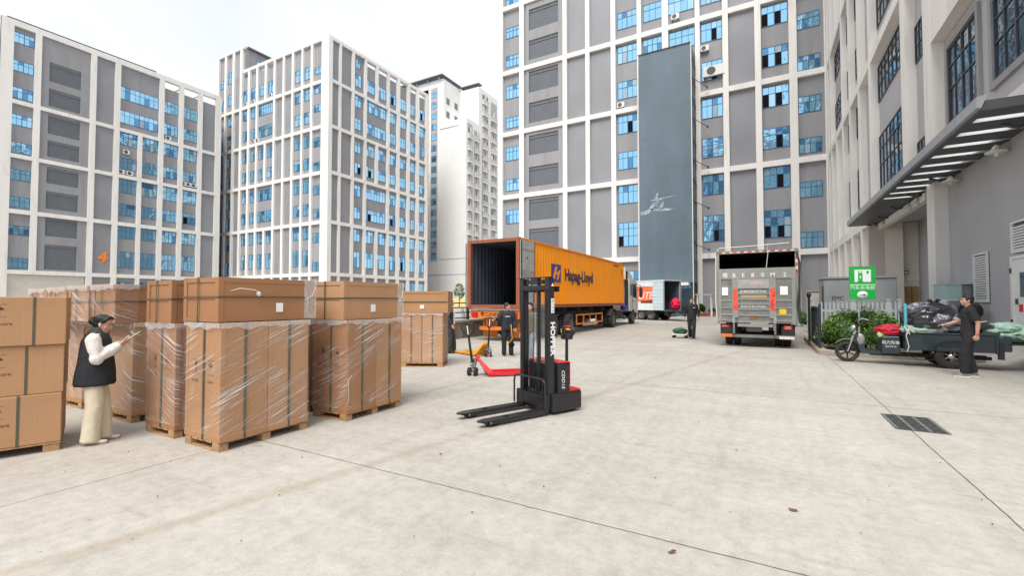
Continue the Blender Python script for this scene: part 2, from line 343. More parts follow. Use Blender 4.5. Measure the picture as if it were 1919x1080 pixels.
# loading bay column with surround and roller shutters
b = MB(); s_ = MB()
zs_ = [(1.0, 5.0), (8.2, 11.3), (12.4, 15.3), (17.0, 19.7), (21.3, 24.0), (25.7, 28.5), (29.9, 32.8), (34.4, 37.1), (38.5, 41.4), (43.2, 45.9), (47.3, 50)]
F.box(b, -28.1, -27.6, 0, 51.3, -.4, -.2, GREYD if 0 else GREYW); F.box(b, -23.3, -22.6, 0, 51.3, -.4, -.2, GREYW)
pz = 0
for z0, z1 in zs_: F.box(b, -27.6, -23.3, pz, z0, -.4, -.203, GREYW); shutter(F, s_, -27.6, -23.3, z0, z1, -.397, GREYD); pz = z1
F.box(b, -27.6, -23.3, pz, 51.3, -.4, -.203, GREYW)
b.build('bay_surround', main); s_.build('roller_shutter', main)
for a, z, lb in ((-15.0, 24.6+.6, 'white air conditioner under a window left of the blue grey hoist'), (-8.6, 34.2, 'white air conditioner high above the blue grey hoist'), (-11.2, 29.6, 'small white air conditioner standing on the sill over the top left of the hoist'), (-5.5, 29.6, 'white air conditioner beside the upper right corner of the hoist')):
    ac_unit(F, a, z, -.4, lb)
ac_unit(F, -4.6, 26.6, -.35, 'wide louvred air conditioner box right of the hoist top', 2.2, 1.1)

# ---- building 4 (far left)
XL = -102.0; F = Face('+X', XL)
left = thing('factory_building', 'long grey factory block with orange number 4 behind the cartons', 'building', (-115, 38, 0), group='grey and white factory blocks')
BE = [(5.8, 6.45), (15.3, 15.95), (24.05, 24.65), (32.6, 33.2), (44.85, 45.75)]
CO = [(21.6, 23.0), (25.4, 26.15), (32.3, 33.1), (35.7, 36.5), (39.3, 39.95), (42.6, 43.4), (46.0, 46.8), (49.5, 50.3), (52.9, 54.0)]
b = MB()
for a0, a1 in CO:
    z0_, z1_ = (0, 45.75)
    if a0 in (25.4,): z0_ = 5.9
    F.box(b, a0, a1, z0_, 24.3 + 0 if a0 == 39.3 and 0 else (32.7 if a0 == 39.3 else z1_), -.45, 0, WHITE)
for z0, z1 in BE: F.box(b, 21.7, 53.9, z0, z1, -.45 if z0 < 40 else -.8, -.006, WHITE)
E_ = Face('-Y', 21.6)   # end face
for a0, a1 in ((XL-1.4, XL-.01), (XL-6, XL-5.2), (XL-12, XL-11.2), (XL-18, XL-17.2)): E_.box(b, a0, a1, 0, 45.7, -.4, .0, WHITE)
for z0, z1 in BE: E_.box(b, XL-20, XL-.02, z0, z1-.05, -.4, -.008, WHITE)
# open lattice over the recessed terrace
for y in (43.4, 46.8, 50.3): b.box((XL-6, y, 45.0), (XL-.5, y+.4, 45.6), WHITE)
b.build('frame_grid', left)
b = MB(); b.box((XL-20, 22.0, 0), (XL-.45, 43.0, 45.2), GREYW); b.box((XL-20, 43.0, 0), (XL-.45, 53.6, 43.5), GREYW); b.build('wall', left)
b = MB(); b.box((XL-19.5, 22.4, 45.2), (XL-.9, 42.3, 46.35), ROOFD); b.build('roof', left)
b = MB()
for i in range(5):
    z0 = [0, 6.45, 15.95, 24.65, 33.2][i]; z1 = BE[i][0]
    F.box(b, 33.1, 35.7, z0, z1, -.449, -.41, PANEL); F.box(b, 50.3, 52.9, z0, min(z1, 43.5), -.449, -.41, PANEL)
b.build('cladding_panel', left)
for z0, z1 in [(6.7, 8.35), (11.95, 13.45), (16.3, 18.0), (20.6, 22.3), (24.9, 26.6), (29.3, 31.0), (33.6, 35.3), (37.9, 39.6), (42.4, 44.05)]:
    window(F, left, 23.05, 25.35, z0, z1, 4, d=-.45)
lz = [(7.6, 10.6), (13.0, 15.2), (17.2, 19.4), (21.4, 23.9), (25.8, 27.9), (30.2, 32.5), (34.3, 36.6), (38.7, 41.0)]
for i, (z0, z1) in enumerate(lz):
    spans = [(36.55, 39.25), (40.0, 42.55), (43.45, 45.95), (46.85, 49.45)]
    if i >= 6: spans = [(36.55, 42.55)] + spans[2:]
    if i in (2, 3): spans = spans[:2] + [(43.45, 49.45)]
    for a0, a1 in spans: window(F, left, a0, a1, z0, z1, 8 if a1-a0 > 3 else 4, d=-.45, openc=((5, 0),) if (i == 2 and a1-a0 > 3) else ())
for a0, a1 in ((36.55, 39.25), (40.0, 42.55), (43.45, 45.95), (46.85, 49.45)): window(F, left, a0, a1, 2.6, 5.0, 4, d=-.45)
b = MB(); s_ = MB()
F.box(b, 26.15, 27.15, 6.4, 45, -.45, -.25, GREYW); F.box(b, 31.1, 32.3, 6.4, 45, -.45, -.25, GREYW); pz = 6.4
for z0, z1 in [(6.75, 10.85), (12.2, 15.3), (16.7, 19.6), (20.9, 23.6), (25.3, 28.0), (29.1, 32.3), (33.7, 36.6), (37.8, 41.0)]:
    F.box(b, 27.15, 31.1, pz, z0, -.45, -.253, GREYW); shutter(F, s_, 27.15, 31.1, z0, z1, -.447, GREYD); pz = z1
F.box(b, 27.15, 31.1, pz, 45, -.45, -.253, GREYW)
b.build('bay_surround', left); s_.build('roller_shutter', left)
# recess of the ground floor under the first beam
b = MB(); F.box(b, 23.0, 32.2, 0.02, 5.75, -.44, -.40, BEIGEW); b.build('ground_floor_wall', left)
ORANGE_S = mat('orange_numeral', (.9, .25, .02), .5)
text_mb('4', 2.5, ORANGE_S, T(XL-.36, 34.5, 9.3) @ rot(90, 0, 90), ext=.08, parent=left, name='number_sign', local=False, shear=.15, bold=.07)
if False: pass
for a, z, lb in ((37.6, 28.6, 'white air conditioner on the panel under the fourth column of windows of building 4'), (36.9, 24.8, 'left unit of the pair resting on the third beam of building 4'), (38.2, 24.8, 'right unit of the pair resting on the third beam of building 4'), (44.2, 33.3, 'white air conditioner on the fourth beam of building 4 near its right end'), (48.9, 24.9, 'rightmost white unit in the row on the third beam of building 4'), (47.9, 24.9, 'middle white unit in the row on the third beam of building 4'), (47.0, 24.9, 'leftmost white unit in the row on the third beam of building 4')):
    ac_unit(F, a, z, -.45, lb, .9, .75)

# ---- middle building: right face (+X) and left face (-Y)
XM = -71.0; YM = 56.6
mid = thing('factory_building', 'corner factory block with white fin grid and many blue windows in the middle distance', 'building', (-85, 70, 0), group='grey and white factory blocks')
BE = [(6.3, 6.95), (16.15, 16.8), (25.6, 26.25), (34.45, 35.05), (43.2, 43.8), (51.35, 51.95)]
F = Face('+X', XM)
CR = [(55.3, 56.45), (58.7, 59.6), (61.8, 62.8), (65.0, 66.0), (68.1, 69.2), (71.4, 72.5), (74.4, 75.7), (77.7, 79.0), (80.8, 82.2), (84.1, 85.4)]
b = MB()
for i, (a0, a1) in enumerate(CR):
    if i == 0: b.box((XM-1.15, YM-.001-1.3+1.3, 0), (XM, YM+.0, 51.97), WHITE) if 0 else None
    if i == 4:
        for z0, z1 in ((0, 16.7), (25.7, 34.9), (43.3, 51.95)): F.box(b, a0+.42, a1, z0, z1, -.45, 0, WHITE)
    elif i > 0: F.box(b, a0+.42, a1, 0, 51.95, -.45, 0, WHITE)
b2 = MB()
# corner pier
b.v = b.v; b.box((-73.1, YM-.004, 0), (XM+.004, YM+.9, 51.97), WHITE)
for z0, z1 in BE: F.box(b, YM+.9, 85.3, z0, z1, -.45 if z0 < 50 else -1., -.006, WHITE)
F2 = Face('-Y', YM)
CL = [(-109.5, -107.6), (-106.0, -104.6), (-102.9, -101.5), (-100.0, -98.5), (-97.0, -95.6), (-94.0, -92.7), (-91.0, -89.7), (-88.0, -86.7), (-85.0, -83.7), (-82.1, -80.8), (-79.1, -77.9), (-76.3, -75.0), (-73.2, XM)]
for i, (a0, a1) in enumerate(CL):
    a0_, a1_ = a0+.05, a1-.68
    if i == 12: continue
    if i < 4: F2.box(b, a0_, a1_, 0, 57.4, -.45, 0, WHITE)
    elif i == 6:
        for z0, z1 in ((0, 16.7), (25.7, 34.9), (43.3, 51.95)): F2.box(b, a0_, a1_, z0, z1, -.45, 0, WHITE)
    else: F2.box(b, a0_, a1_, 0, 51.95, -.45, 0, WHITE)
for z0, z1 in BE: F2.box(b, -109.3 if z0 < 50 else -98.7, -73.15, z0, z1, -.45 if z0 < 50 else -1., -.006, WHITE)
F2.box(b, -109.3, -98.65, 56.9, 57.4, -.5, -.006, WHITE)
b.build('frame_grid', mid)
b = MB(); b.box((-109.4, YM+.45, 0), (XM-.45, 85.2, 50.4), GREYW)
b.box((-109.2, YM+.46, 50.4), (-98.8, 64, 57.2), GREYW); b.box((-86.5, YM+.46, 50.4), (XM-.5, 66.3, 51.5), GREYW)
b.build('wall', mid)
b = MB(); b.box((-87, YM+.8, 51.5), (XM-.8, 66, 52.05), ROOFD); b.box((-109, YM+.9, 57.2), (-98.4, 64.3, 57.6), ROOFD); b.build('roof', mid)
b = MB()
for i in range(6):
    z0 = 0 if i == 0 else BE[i-1][1]; z1 = BE[i][0]
    for a0, a1 in ((57.5, 59.12), (59.6, 62.2)): F.box(b, a0, a1, z0, z1, -.449, -.41, PANEL)
    for a0, a1 in ((CL[8][1]-.66, CL[9][0]+.03), (CL[7][1]-.66, CL[8][0]+.03), (CL[2][1]-.66, CL[3][0]+.03)): F2.box(b, a0, a1, z0, z1, -.449, -.41, PANEL)
b.build('cladding_panel', mid)
mz = [(8.3, 11.4), (13.5, 15.9), (18.1, 20.4), (22.6, 24.9), (27.2, 29.4), (31.5, 33.8), (36.2, 38.5), (40.8, 43.1), (45.0, 47.5)]
for i, (z0, z1) in enumerate(mz):
    sp = [(62.95+.3, 64.9-.1)] + [(CR[k][1]+.05, CR[k+1][0]+.38) for k in range(3, 9)]
    if i in (2, 3, 6, 7): sp = [sp[0], (CR[3][1]+.05, CR[5][0]+.38)] + sp[3:]
    for j, (a0, a1) in enumerate(sp): window(F, mid, a0, a1, z0, z1, 7 if a1-a0 > 3 else (2 if j == 0 else 3), d=-.45, openc=((1, 0),) if random.random() < .12 else ())
window(F, mid, 63.4, 64.5, 48.8, 50.5, 2, d=-.45)
for k in range(5, 9): window(F, mid, CR[k][1]+.05, CR[k+1][0]+.38, 2.8, 5.6, 3, d=-.45)
st = [MB(), MB()]
for i, (z0, z1) in enumerate(mz):
    sp = [(CL[q][1]-.66, CL[q+1][0]+.03) for q in (10, 9, 6, 5, 4, 3)]
    if i in (2, 3, 6, 7): sp = sp[:2] + [sp[2]] + [(CL[4+1][1]-.66-0*1, CL[7][0]+.03)] + sp[4:] if 0 else [sp[0], sp[1], (CL[5][1]-.66, CL[7][0]+.03)] + sp[4:]
    for j, (a0, a1) in enumerate(sp): window(F2, mid, a0, a1, z0, z1, 7 if a1-a0 > 3 else 2, d=-.45, stuff=None if (i > 3 and len(sp) < 6) or i == 8 else st)
for z0, z1 in [(7.3, 9.0), (12.7, 14.6), (17.4, 19.2), (21.9, 23.7), (26.4, 28.2), (31.2, 33.0), (38.0, 39.4), (41.6, 43.2), (45.4, 46.7), (50.4, 52.0-.7)][:9]: window(F2, mid, -75.6, -73.15, z0, z1, 2, d=-.45, stuff=st)
for z0, z1 in [(7, 10), (12.7, 14.6), (17.4, 20), (21.9, 24), (26.4, 29), (31.2, 33.4), (36, 38.5), (40.6, 42.4), (45.4, 48.), (50.4, 53.)]:
    window(F2, mid, CL[1][1]-.66, CL[2][0]+.03, z0, z1, 2, d=-.45, stuff=st); window(F2, mid, CL[0][1]-.66, CL[1][0]+.03, z0-.5, z1-1.1, 2, d=-.45, stuff=st)
f = st[0].build('window', mid); f['kind'] = 'stuff'; st[1].build('pane', f)
F3 = Face('+X', -98.8); window(F3, mid, 59.5, 62.5, 53.3, 55.4, 3, d=.02)
for a, z, lb in ((-94.6, 35.2, 'left of two white units under the wide windows of the middle block'), (-93.2, 35.2, 'right of two white units under the wide windows of the middle block'), (-97.6, 43.9, 'small white unit under a window on the terrace storey of the middle block'), (-94.8, 43.9, 'second small white unit on the terrace storey of the middle block'), (-88.8, 43.9, 'third white unit right along the terrace beam of the middle block')):
    ac_unit(F2, a, z, -.4, lb, .9, .75)
# link wall between the two left blocks
b = MB(); b.box((-118, 56.0, 44), (-109.6, 57, 46.4), WHITE); b.box((-118, 56.5, 0), (-109.6, 58, 44), GREYW); b.build('link_wall', mid)

# ---- residential towers behind
tow = thing('apartment_tower', 'stepped white residential tower with balcony columns behind the middle block', 'building', (-75, 105, 0))
TW = mat('tower_white', (.78, .77, .75), .8, var=.03, vs=.1, dirt=(.62,.6,.57), ds=.06, da=.4)
TG = mat('tower_grey', (.4, .4, .41), .8, var=.1, vs=.3); TBAL = mat('balcony_grey', (.52, .51, .49), .7, var=.15, vs=.8)
b = MB(); b.box((-92, 98.5, 0), (-76.5, 120, 62.9), TW); b.box((-76.5, 106, 0), (-69.9, 135, 62.3), TW); b.build('wall', tow)
b = MB(); b.box((-77.2, 97.8, 0), (-68.4, 105, 50.3), TW); b.build('lower_wing', tow)
b = MB(); b.box((-77.25, 97.72, 12.8), (-68.3, 97.8, 12.9), TG); b.box((-77.25, 97.72, 8.6), (-68.3, 97.8, 8.7), TG); b.box((-77.3, 97.7, 48.6), (-71, 97.8, 48.72), TG); b.box((-92, 98.4, 8.6), (-77.3, 98.5, 8.75), TG); b.build('string_course', tow)
b = MB()   # pergola roof edges
b.box((-95, 97.4, 63.6), (-76.2, 99.5, 63.85), ROOFD); b.box((-77.6, 99.5, 63.6), (-76.2, 107, 63.85), ROOFD)
b.box((-76.2, 105.6, 63.0), (-69.7, 107.5, 63.25), ROOFD)
for x in (-90, -86, -82, -78): b.box((x, 98.0, 62.8), (x+.3, 98.4, 63.6), TG)
b.build('roof', tow)
FT = Face('-Y', 98.5)
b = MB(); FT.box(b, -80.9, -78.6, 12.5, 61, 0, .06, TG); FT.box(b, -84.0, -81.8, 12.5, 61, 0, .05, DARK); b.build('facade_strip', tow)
for k in range(16): z = 13.2+k*3.0; window(FT, tow, -80.6, -78.9, z, z+1.7, 3, d=.06)
b = MB()
for k in range(16): z = 12.8+k*3.0; FT.box(b, -84.0, -81.8, z, z+1.1, .05, .7, TBAL); FT.box(b, -84.0, -83.3, z+1.1, z+2.6, .05, .3, TG)
b.build('balcony', tow)
FT1 = Face('+X', -76.5)
for y in (99.6, 103.4):
    for z in (56.6, 52.8): b = MB(); FT1.box(b, y, y+1.6, z-.3, z+1.9-.3, 0, .05, TG); FT1.box(b, y+.15, y+1.45, z-.15, z+1.45, .05, .07, GLASSD); b.build('window', tow)
cols = [(-68.4, 98.4, 100.6, 48.6), (-68.4, 101.5, 103.9, 47.6), (-69.9, 107.8, 110.8, 60.5), (-69.9, 112.4, 115.8, 60.0), (-69.9, 117.5, 121.2, 59.6)]
for X_, a0, a1, zt in cols:
    Fc = Face('+X', X_); b = MB(); Fc.box(b, a0, a1, 12.5, zt+.5, 0, .04, TG); b.build('facade_strip', tow)
    k = 0; z = 12.8
    while z < zt-2:
        b = MB(); Fc.box(b, a0, a1, z, z+1.05, .04, .5, TBAL); Fc.box(b, a0, a1, z-.25, z, .04, .55, TW)
        for q in range(3):
            if random.random() < .75: Fc.box(b, a0+.3+q*(a1-a0)/3, a0+.25+(q+.7)*(a1-a0)/3, z+1.3, z+2.5, .04, .12, random.choice((TW, TBAL, TG, GLASSD)))
        Fc.box(b, (a0+a1)/2-.08, (a0+a1)/2+.08, z+1.05, z+2.8, .04, .45, TBAL); b.build('balcony', tow); z += 3.25
# ---- hoist tower
HC = mat('hoist_cladding', (.105, .15, .185), .55, var=.14, vs=.6, stretch=(1, 1, .3), bump=.6, bs=1.2)
HE = mat('faded_print', (.29, .36, .40), .6, var=.4, vs=2.5)
hoist = thing('goods_hoist', 'tall blue grey clad goods hoist standing against the factory facade', 'hoist tower', (-9.3, 52.3, 0))
b = MB(); b.box((-12.12, 51.0, 3.6), (-6.55, 53.9, 29.3), HC); b.build('cladding', hoist)
b = MB()
for i in range(1, 8): z = 3.6+i*3.2; b.box((-12.11, 50.994, z), (-6.56, 50.999, z+.02), HC)
b.build('cladding_joint', hoist)
b = MB()
for x in (-12.2, -6.55):
    b.tube([(x, 50.95, 0), (x, 50.95, 29.4)], .05, WHITE, 8); b.tube([(x, 53.8, 0), (x, 53.8, 29.4)], .05, WFRAMED, 8)
for i in range(12): b.box((-6.5, 51, 3.6+i*2.2), (-6.44, 53.9, 3.68+i*2.2), WFRAMED)
b.tube([(-12.2, 50.95, 29.35), (-6.5, 50.95, 29.35)], .06, WFRAMED, 6); b.build('steel_frame', hoist)
b = MB()
for z in (7.2, 11.8, 16.3, 20.8, 25.2): b.tube([(-6.5, 51.6, z+.5), (-5.2, 53.6, z)], .035, WFRAMED, 6); b.box((-5.35, 53.5, z-.12), (-5.15, 53.62, z+.12), WFRAMED)
b.build('tie_rod', hoist)
b = MB()   # faded emblem: swoosh and the character above it
def band(pts, ws, y, mt):
    for (p, q), (w0, w1) in zip(zip(pts, pts[1:]), zip(ws, ws[1:])):
        d = Vector((q[0]-p[0], q[1]-p[1])).normalized(); n = Vector((-d.y, d.x))
        b.add([(p[0]-n.x*w0, y, p[1]-n.y*w0), (q[0]-n.x*w1, y, q[1]-n.y*w1), (q[0]+n.x*w1, y, q[1]+n.y*w1), (p[0]+n.x*w0, y, p[1]+n.y*w0)], [(0,1,2,3)], mt)
y_ = 50.985
band([(-12.0, 11.35), (-11.3, 11.45), (-10.8, 11.7), (-10.2, 11.62), (-9.6, 11.6), (-8.9, 11.55), (-8.2, 11.6)], [.16, .24, .12, .12, .16, .1, .01], y_, HE)
band([(-10.9, 11.7), (-10.7, 12.1), (-10.55, 12.45)], [.2, .18, .08], y_, HE); band([(-9.8, 11.7), (-9.7, 12.1), (-9.55, 12.5)], [.26, .16, .08], y_, HE)
band([(-10.9, 12.75), (-10.2, 12.72), (-9.3, 12.9), (-8.1, 13.02)], [.05, .11, .07, .01], y_, HE)
band([(-10.5, 12.4), (-10.0, 12.5), (-9.6, 12.42)], [.05, .05, .05], y_, HE); band([(-10.5, 12.15), (-10.1, 12.2)], [.06, .05], y_, HE)
band([(-10.3, 12.8), (-10.25, 13.1), (-10.1, 13.5)], [.2, .12, .05], y_, HE); band([(-10.2, 11.9), (-10.15, 12.6)], [.06, .05], y_, HE)
b.build('emblem', hoist)
b = MB(); b.box((-6.9+.0, 49.8, 3.25), (-12.2, 51.4, 3.55), WHITE); b.build('canopy', hoist)
b = MB(); b.box((-12.0, 51.0, 0), (-6.7, 51.1, 3.2), GLASSD)
for x in (-12.1, -10.3, -8.6, -6.7): b.box((x-.05, 50.9, 0), (x+.05, 51.0, 3.25), WFRAMED)
b.build('glass_entrance', hoist)

# ---- unseen block added behind us so the facing windows have something to mirror
F = Face('+Y', -62.0); back = thing('factory_building', 'unseen white finned factory block added behind the camera for window reflections', 'building', (3, -70, 0), group='grey and white factory blocks')
b = MB()
for i in range(14): F.box(b, -20+i*3.5, -19.2+i*3.5, 0, 56, -.5, 0, WHITE)
for z in (6, 15, 24, 33, 42, 51, 55.5): F.box(b, -20, 26.5, z, z+.8, -.5, -.01, WHITE)
b.build('frame_grid', back)
b = MB(); b.box((-19.9, -82, 0), (26.4, -62.45, 55.8), GREYW); b.build('wall', back)
for i in range(13):
    b = MB()
    for k in range(11): F.box(b, -19.2+i*3.5, -16.5+i*3.5, 2.5+k*4.5, 4.8+k*4.5, -.45, -.42, GLASSD)
    b.build('window_column', back)
# ------------------------------------------------------------------ right building with the loading canopy
F = Face('-X', 5.6)
GREYR = mat('right_wall_grey_brightened', (.42, .42, .43), .8, var=.06, vs=.6, dirt=(.32,.32,.32), ds=.5, da=.4); BEIGER = mat('recess_beige_brightened', (.82, .77, .69), .8, var=.05, vs=.7)  # lightened copies of the facade grey and beige, offsetting the weak light here
right = thing('factory_building', 'white finned factory block with the dark loading canopy on the right', 'building', (14, 30, 0), group='grey and white factory blocks')
b = MB()
FINS = [(22.5, 23.4, 0), (26.0, 26.7, 6.3), (33.35, 33.9, 0), (37.0, 37.5, 0), (40.6, 41.1, 0), (44.1, 44.6, 0), (47.6, 48.1, 0), (51.0, 51.6, 0), (53.2, 53.95, 0)]
for y0, y1, zb in FINS:
    if y0 == 47.6: F.box(b, y0, y1, zb, 16.0, -.42, 0, WHITE); F.box(b, y0, y1, 24.7, 52, -.42, 0, WHITE)
    elif y0 in (26.0,): F.box(b, y0, y1, zb, 52, -.42, 0, WHITE)
    else: F.box(b, y0, y1, zb, 52, -.42, 0, WHITE)
for z0, z1 in [(6.29, 6.9), (15.66, 16.25), (24.45, 25.05), (33.1, 33.7), (42.3, 42.9), (51.3, 51.95)]: F.box(b, 23.4 if z0 < 20 else 8, 53.9, z0, z1, -.42, -.006, WHITE)
F.box(b, 8, 22.5, 11.4, 16.2, -.42, -.008, WHITE); F.box(b, 8, 22.5, 6.29, 7.0, -.42, -.007, WHITE); F.box(b, 8, 9, 7.0, 11.4, -.42, -.01, WHITE)
b.build('frame_grid', right)
b = MB()
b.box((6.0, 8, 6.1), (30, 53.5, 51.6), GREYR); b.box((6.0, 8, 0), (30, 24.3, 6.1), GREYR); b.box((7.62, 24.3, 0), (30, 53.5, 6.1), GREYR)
b.box((6.05, 33.5, 0), (7.62, 53.5, 6.1), BEIGEW)
b.build('wall', right)
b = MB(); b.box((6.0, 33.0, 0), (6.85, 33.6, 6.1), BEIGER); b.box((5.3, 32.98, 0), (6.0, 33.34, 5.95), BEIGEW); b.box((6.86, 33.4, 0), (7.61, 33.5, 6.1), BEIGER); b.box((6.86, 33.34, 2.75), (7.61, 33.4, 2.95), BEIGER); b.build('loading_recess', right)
b = MB(); b.box((5.75, 24.3, 5.75), (6.0, 33, 6.08), WHITE); b.build('ceiling_beam', right)
BRN = mat('brown_door', (.42, .27, .1), .5, var=.1, vs=2)
b = MB(); b.box((6.95, 33.35, 0), (7.55, 33.395, 2.45), BRN); d = b.build('door', right)
b = MB(); b.box((7.24, 33.33, 0), (7.26, 33.35, 2.45), DARK); b.build('door_gap', d)
for y0, y1, zs in ((28.45, 33.3, [(8.1, 11.2), (13.2, 15.3), (17.6, 19.8), (22, 24.3)]), (24.95, 25.95, [(5.9+1.1, 8.6), (12.1, 13.75), (16.8, 18.5), (21.2, 23.)]), (19.45, 22.0, [(8.1, 10.8), (17.4, 19.6)]), (15.7, 18.25, [(8.08, 10.45), (17.4, 19.6)]), (11.8, 14.4, [(8.08, 10.45)]),
                   (45.0, 50.9, [(17.5, 19.8), (22.0, 24.3)]), (41.3, 44.0, [(8.2, 11), (13.3, 15.5), (17.6, 19.8), (22, 24.2)]), (37.7, 40.4, [(8.2, 11), (13.3, 15.5), (17.6, 19.8), (22, 24.2)])):
    for z0, z1 in zs:
        h_ = z1-z0
        window(F, right, y0, y1, z0, z1, 6 if y1-y0 > 4 else (2 if y1-y0 < 1.5 else 4), d=-.4, glass=GLASSD, wf=WFRAMED, rows=[(z0, z0+.45*h_), (z0+.45*h_, z0+.75*h_), (z0+.75*h_, z1)])
b = MB()
for y0, y1, z0, z1 in ((19.2, 22.2, 7.85, 11.0), (15.4, 18.5, 7.85, 11.0)):
    for q in ((y0, y0+.2, z0, z1), (y1-.2, y1, z0, z1), (y0+.2, y1-.2, z0, z0+.2), (y0+.2, y1-.2, z1-.17, z1)): F.box(b, *q, -.4, -.3, GREYW)
b.build('window_surround', right)
LOUV = mat('louvre_white', (.75, .75, .73), .5)
for y0, y1, z0, z1 in ((19.15, 20.2, 1.6, 3.15), (16.5, 17.56, 2.95, 3.8)):
    b = MB(); F.box(b, y0, y1, z0, z1, -.4, -.38, ACG); t = .05
    for q in ((y0, y0+t, z0, z1), (y1-t, y1, z0, z1), (y0+t, y1-t, z0, z0+t), (y0+t, y1-t, z1-t, z1)): F.box(b, *q, -.38, -.33, LOUV)
    n = int((z1-z0-.1)/.075)
    for i in range(n): z = z0+.06+i*.075; b.box(F.w(y0+t, z, -.378), F.w(y1-t, z+.045, -.345), LOUV)
    b.build('louvre', right)
b = MB(); F.box(b, 16.4, 17.54, .66, 2.78, -.4, -.34, LOUV); d = b.build('door', right); b = MB()
for q in ((17.46, 17.6, .62, 2.86), (16.3, 16.42, .62, 2.86), (16.42, 17.46, 2.78, 2.86)): F.box(b, *q, -.4, -.31, ACW)
for z in (1.0, 2.4): F.box(b, 17.5, 17.56, z, z+.14, -.31, -.28, WFRAMED)
F.box(b, 17.25, 17.32, 1.55, 1.7, -.34, -.3, WFRAMED); b.build('door_frame', d)
b = MB(); F.box(b, 16.5, 17.1, 1.75, 2.4, -.34, -.325, GLASSD); b.build('door_pane', d)
RED = mat('sign_red', (.6, .03, .03), .5)
b = MB(); F.box(b, 17.0, 17.2, 1.35, 1.55, -.34, -.332, RED); b.build('door_notice', d)
b = MB(); b.box((6.0, 8, 51.6), (29.5, 53.4, 51.9), ROOFD); b.build('roof', right)
# ramp and plinth
CONC = mat('apron_concrete', (.44, .42, .38), .85, var=.12, vs=2.5, bump=.2)
b = MB(); b.prism([(5.3, .004), (6.0, .47), (6.02, .47), (6.02, .004)], 10, 19, CONC, 'y'); b.box((5.9, 19.0, 0), (6.01, 22.5, .3), CONC)
tag(b.build('ramp'), 'concrete ramp against the grey wall', 'ramp', kind='structure')
# canopy
CAN = mat('canopy_steel', (.07, .075, .085), .5, var=.1, vs=2); CANL = mat('canopy_fascia', (.34, .35, .37), .4, var=.08, vs=1.5)
def translucent(name, col):
    m = bpy.data.materials.new(name); m.use_nodes = True; t = m.node_tree; t.nodes.clear()
    o = t.nodes.new('ShaderNodeOutputMaterial'); a = t.nodes.new('ShaderNodeBsdfTranslucent'); c = t.nodes.new('ShaderNodeBsdfTransparent'); x = t.nodes.new('ShaderNodeMixShader')
    a.inputs[0].default_value = (*col, 1); x.inputs[0].default_value = .8; t.links.new(c.outputs[0], x.inputs[1]); t.links.new(a.outputs[0], x.inputs[2]); t.links.new(x.outputs[0], o.inputs[0]); return m
FROST = translucent('canopy_frosted_glass', (.95, .97, .95))
can = thing('loading_canopy', 'long dark steel canopy with pale glass strips over the loading dock', 'canopy', (5.2, 24, 0))
Y1, Y2 = 14.6, 33.9
b = MB(); b.box((4.5, Y1, 6.13), (4.62, Y2, 6.36), CAN); b.box((4.62, Y1, 6.13), (5.99, Y1+.12, 6.36), CAN); b.box((4.62, Y2-.15, 6.13), (5.99, Y2, 6.36), CAN)
for k in range(10):
    y = 15.4+1.1*k; b.box((4.62, y+.17, 6.13), (5.99, y+1.1-.17 if k < 9 else Y2-.15, 6.18), CAN)
b.box((4.62, Y1+.12, 6.13), (5.99, 15.23, 6.18), CAN); b.build('roof_panel', can)
b = MB()
for k in range(10): y = 15.4+1.1*k; b.box((4.62, y-.168, 6.14), (5.99, y+.168, 6.15), FROST)
b.build('glass_strip', can)
b = MB()
n = 14
for k in range(n): ya = Y1-.05+(Y2-Y1+.1)*k/n; yb = Y1-.05+(Y2-Y1+.1)*(k+1)/n; b.add([(4.5, ya+.012, 6.18), (4.42, ya+.012, 6.2), (4.42, ya+.012, 6.46), (4.62, ya+.012, 6.5), (4.5, yb-.012, 6.18), (4.42, yb-.012, 6.2), (4.42, yb-.012, 6.46), (4.62, yb-.012, 6.5)], [(0,1,5,4), (1,2,6,5), (2,3,7,6), (0,1,2,3), (4,5,6,7), (0,4,7,3)], CANL)
b.build('gutter', can)
b = MB()
for k in range(7): y = 16+k*2.9; b.tube([(5.98, y, 6.12), (5.6, y, 6.0), (5.3, y, 6.12)], .04, CAN, 6)
b.build('bracket', can)
LAMPW = mat('lamp_white', (.7, .69, .65), .35)
for i, (y, lb) in enumerate(((17.6, 'white dish lamp under the canopy, nearest and largest'), (21.2, 'white dish lamp under the canopy above the white column'), (25.1, 'right one of two dish lamps close together left of the white column'), (26.3, 'left one of two dish lamps close together left of the white column'), (31.4, 'white dish lamp at the far end of the canopy'))):
    t = thing('dish_lamp', lb, 'lamp', (5.72, y, 5.82), group='lamps under the loading canopy')
    b = MB(); M_ = T(5.72, y, 5.82); b.lathe([(0, -.04), (.22, -.03), (.25, 0), (.12, .07), (.07, .16), (.05, .18), (0, .18)], LAMPW, 20, M_); b.build('shade', t)
    b = MB(); b.lathe([(0, -.13), (.04, -.12), (.05, -.05), (.05, -.03)], LAMPW, 12, M_); b.tube([(5.72, y, 6.0), (5.74, y, 6.08), (5.98, y, 6.1)], .025, CAN, 8); b.build('arm', t)
b = MB(); b.box((6.87, 33.3, 3.15), (7.12, 33.39, 3.5), ACG); b.box((6.89, 33.22, 3.36), (7.1, 33.3, 3.49), ACW); b.box((6.9, 33.2, 3.18), (7.08, 33.3, 3.3), ACW)
tag(b.build('wall_lamp'), 'small square lamp on the beige wall above the brown door', 'wall lamp')
SBK = mat('board_black', (.02, .02, .02), .4); SGR = mat('board_green', (.02, .16, .05), .5)
t = thing('notice_board', 'black and green notice board on the beige loading recess wall', 'sign', (6.3, 32.95, 1.7))
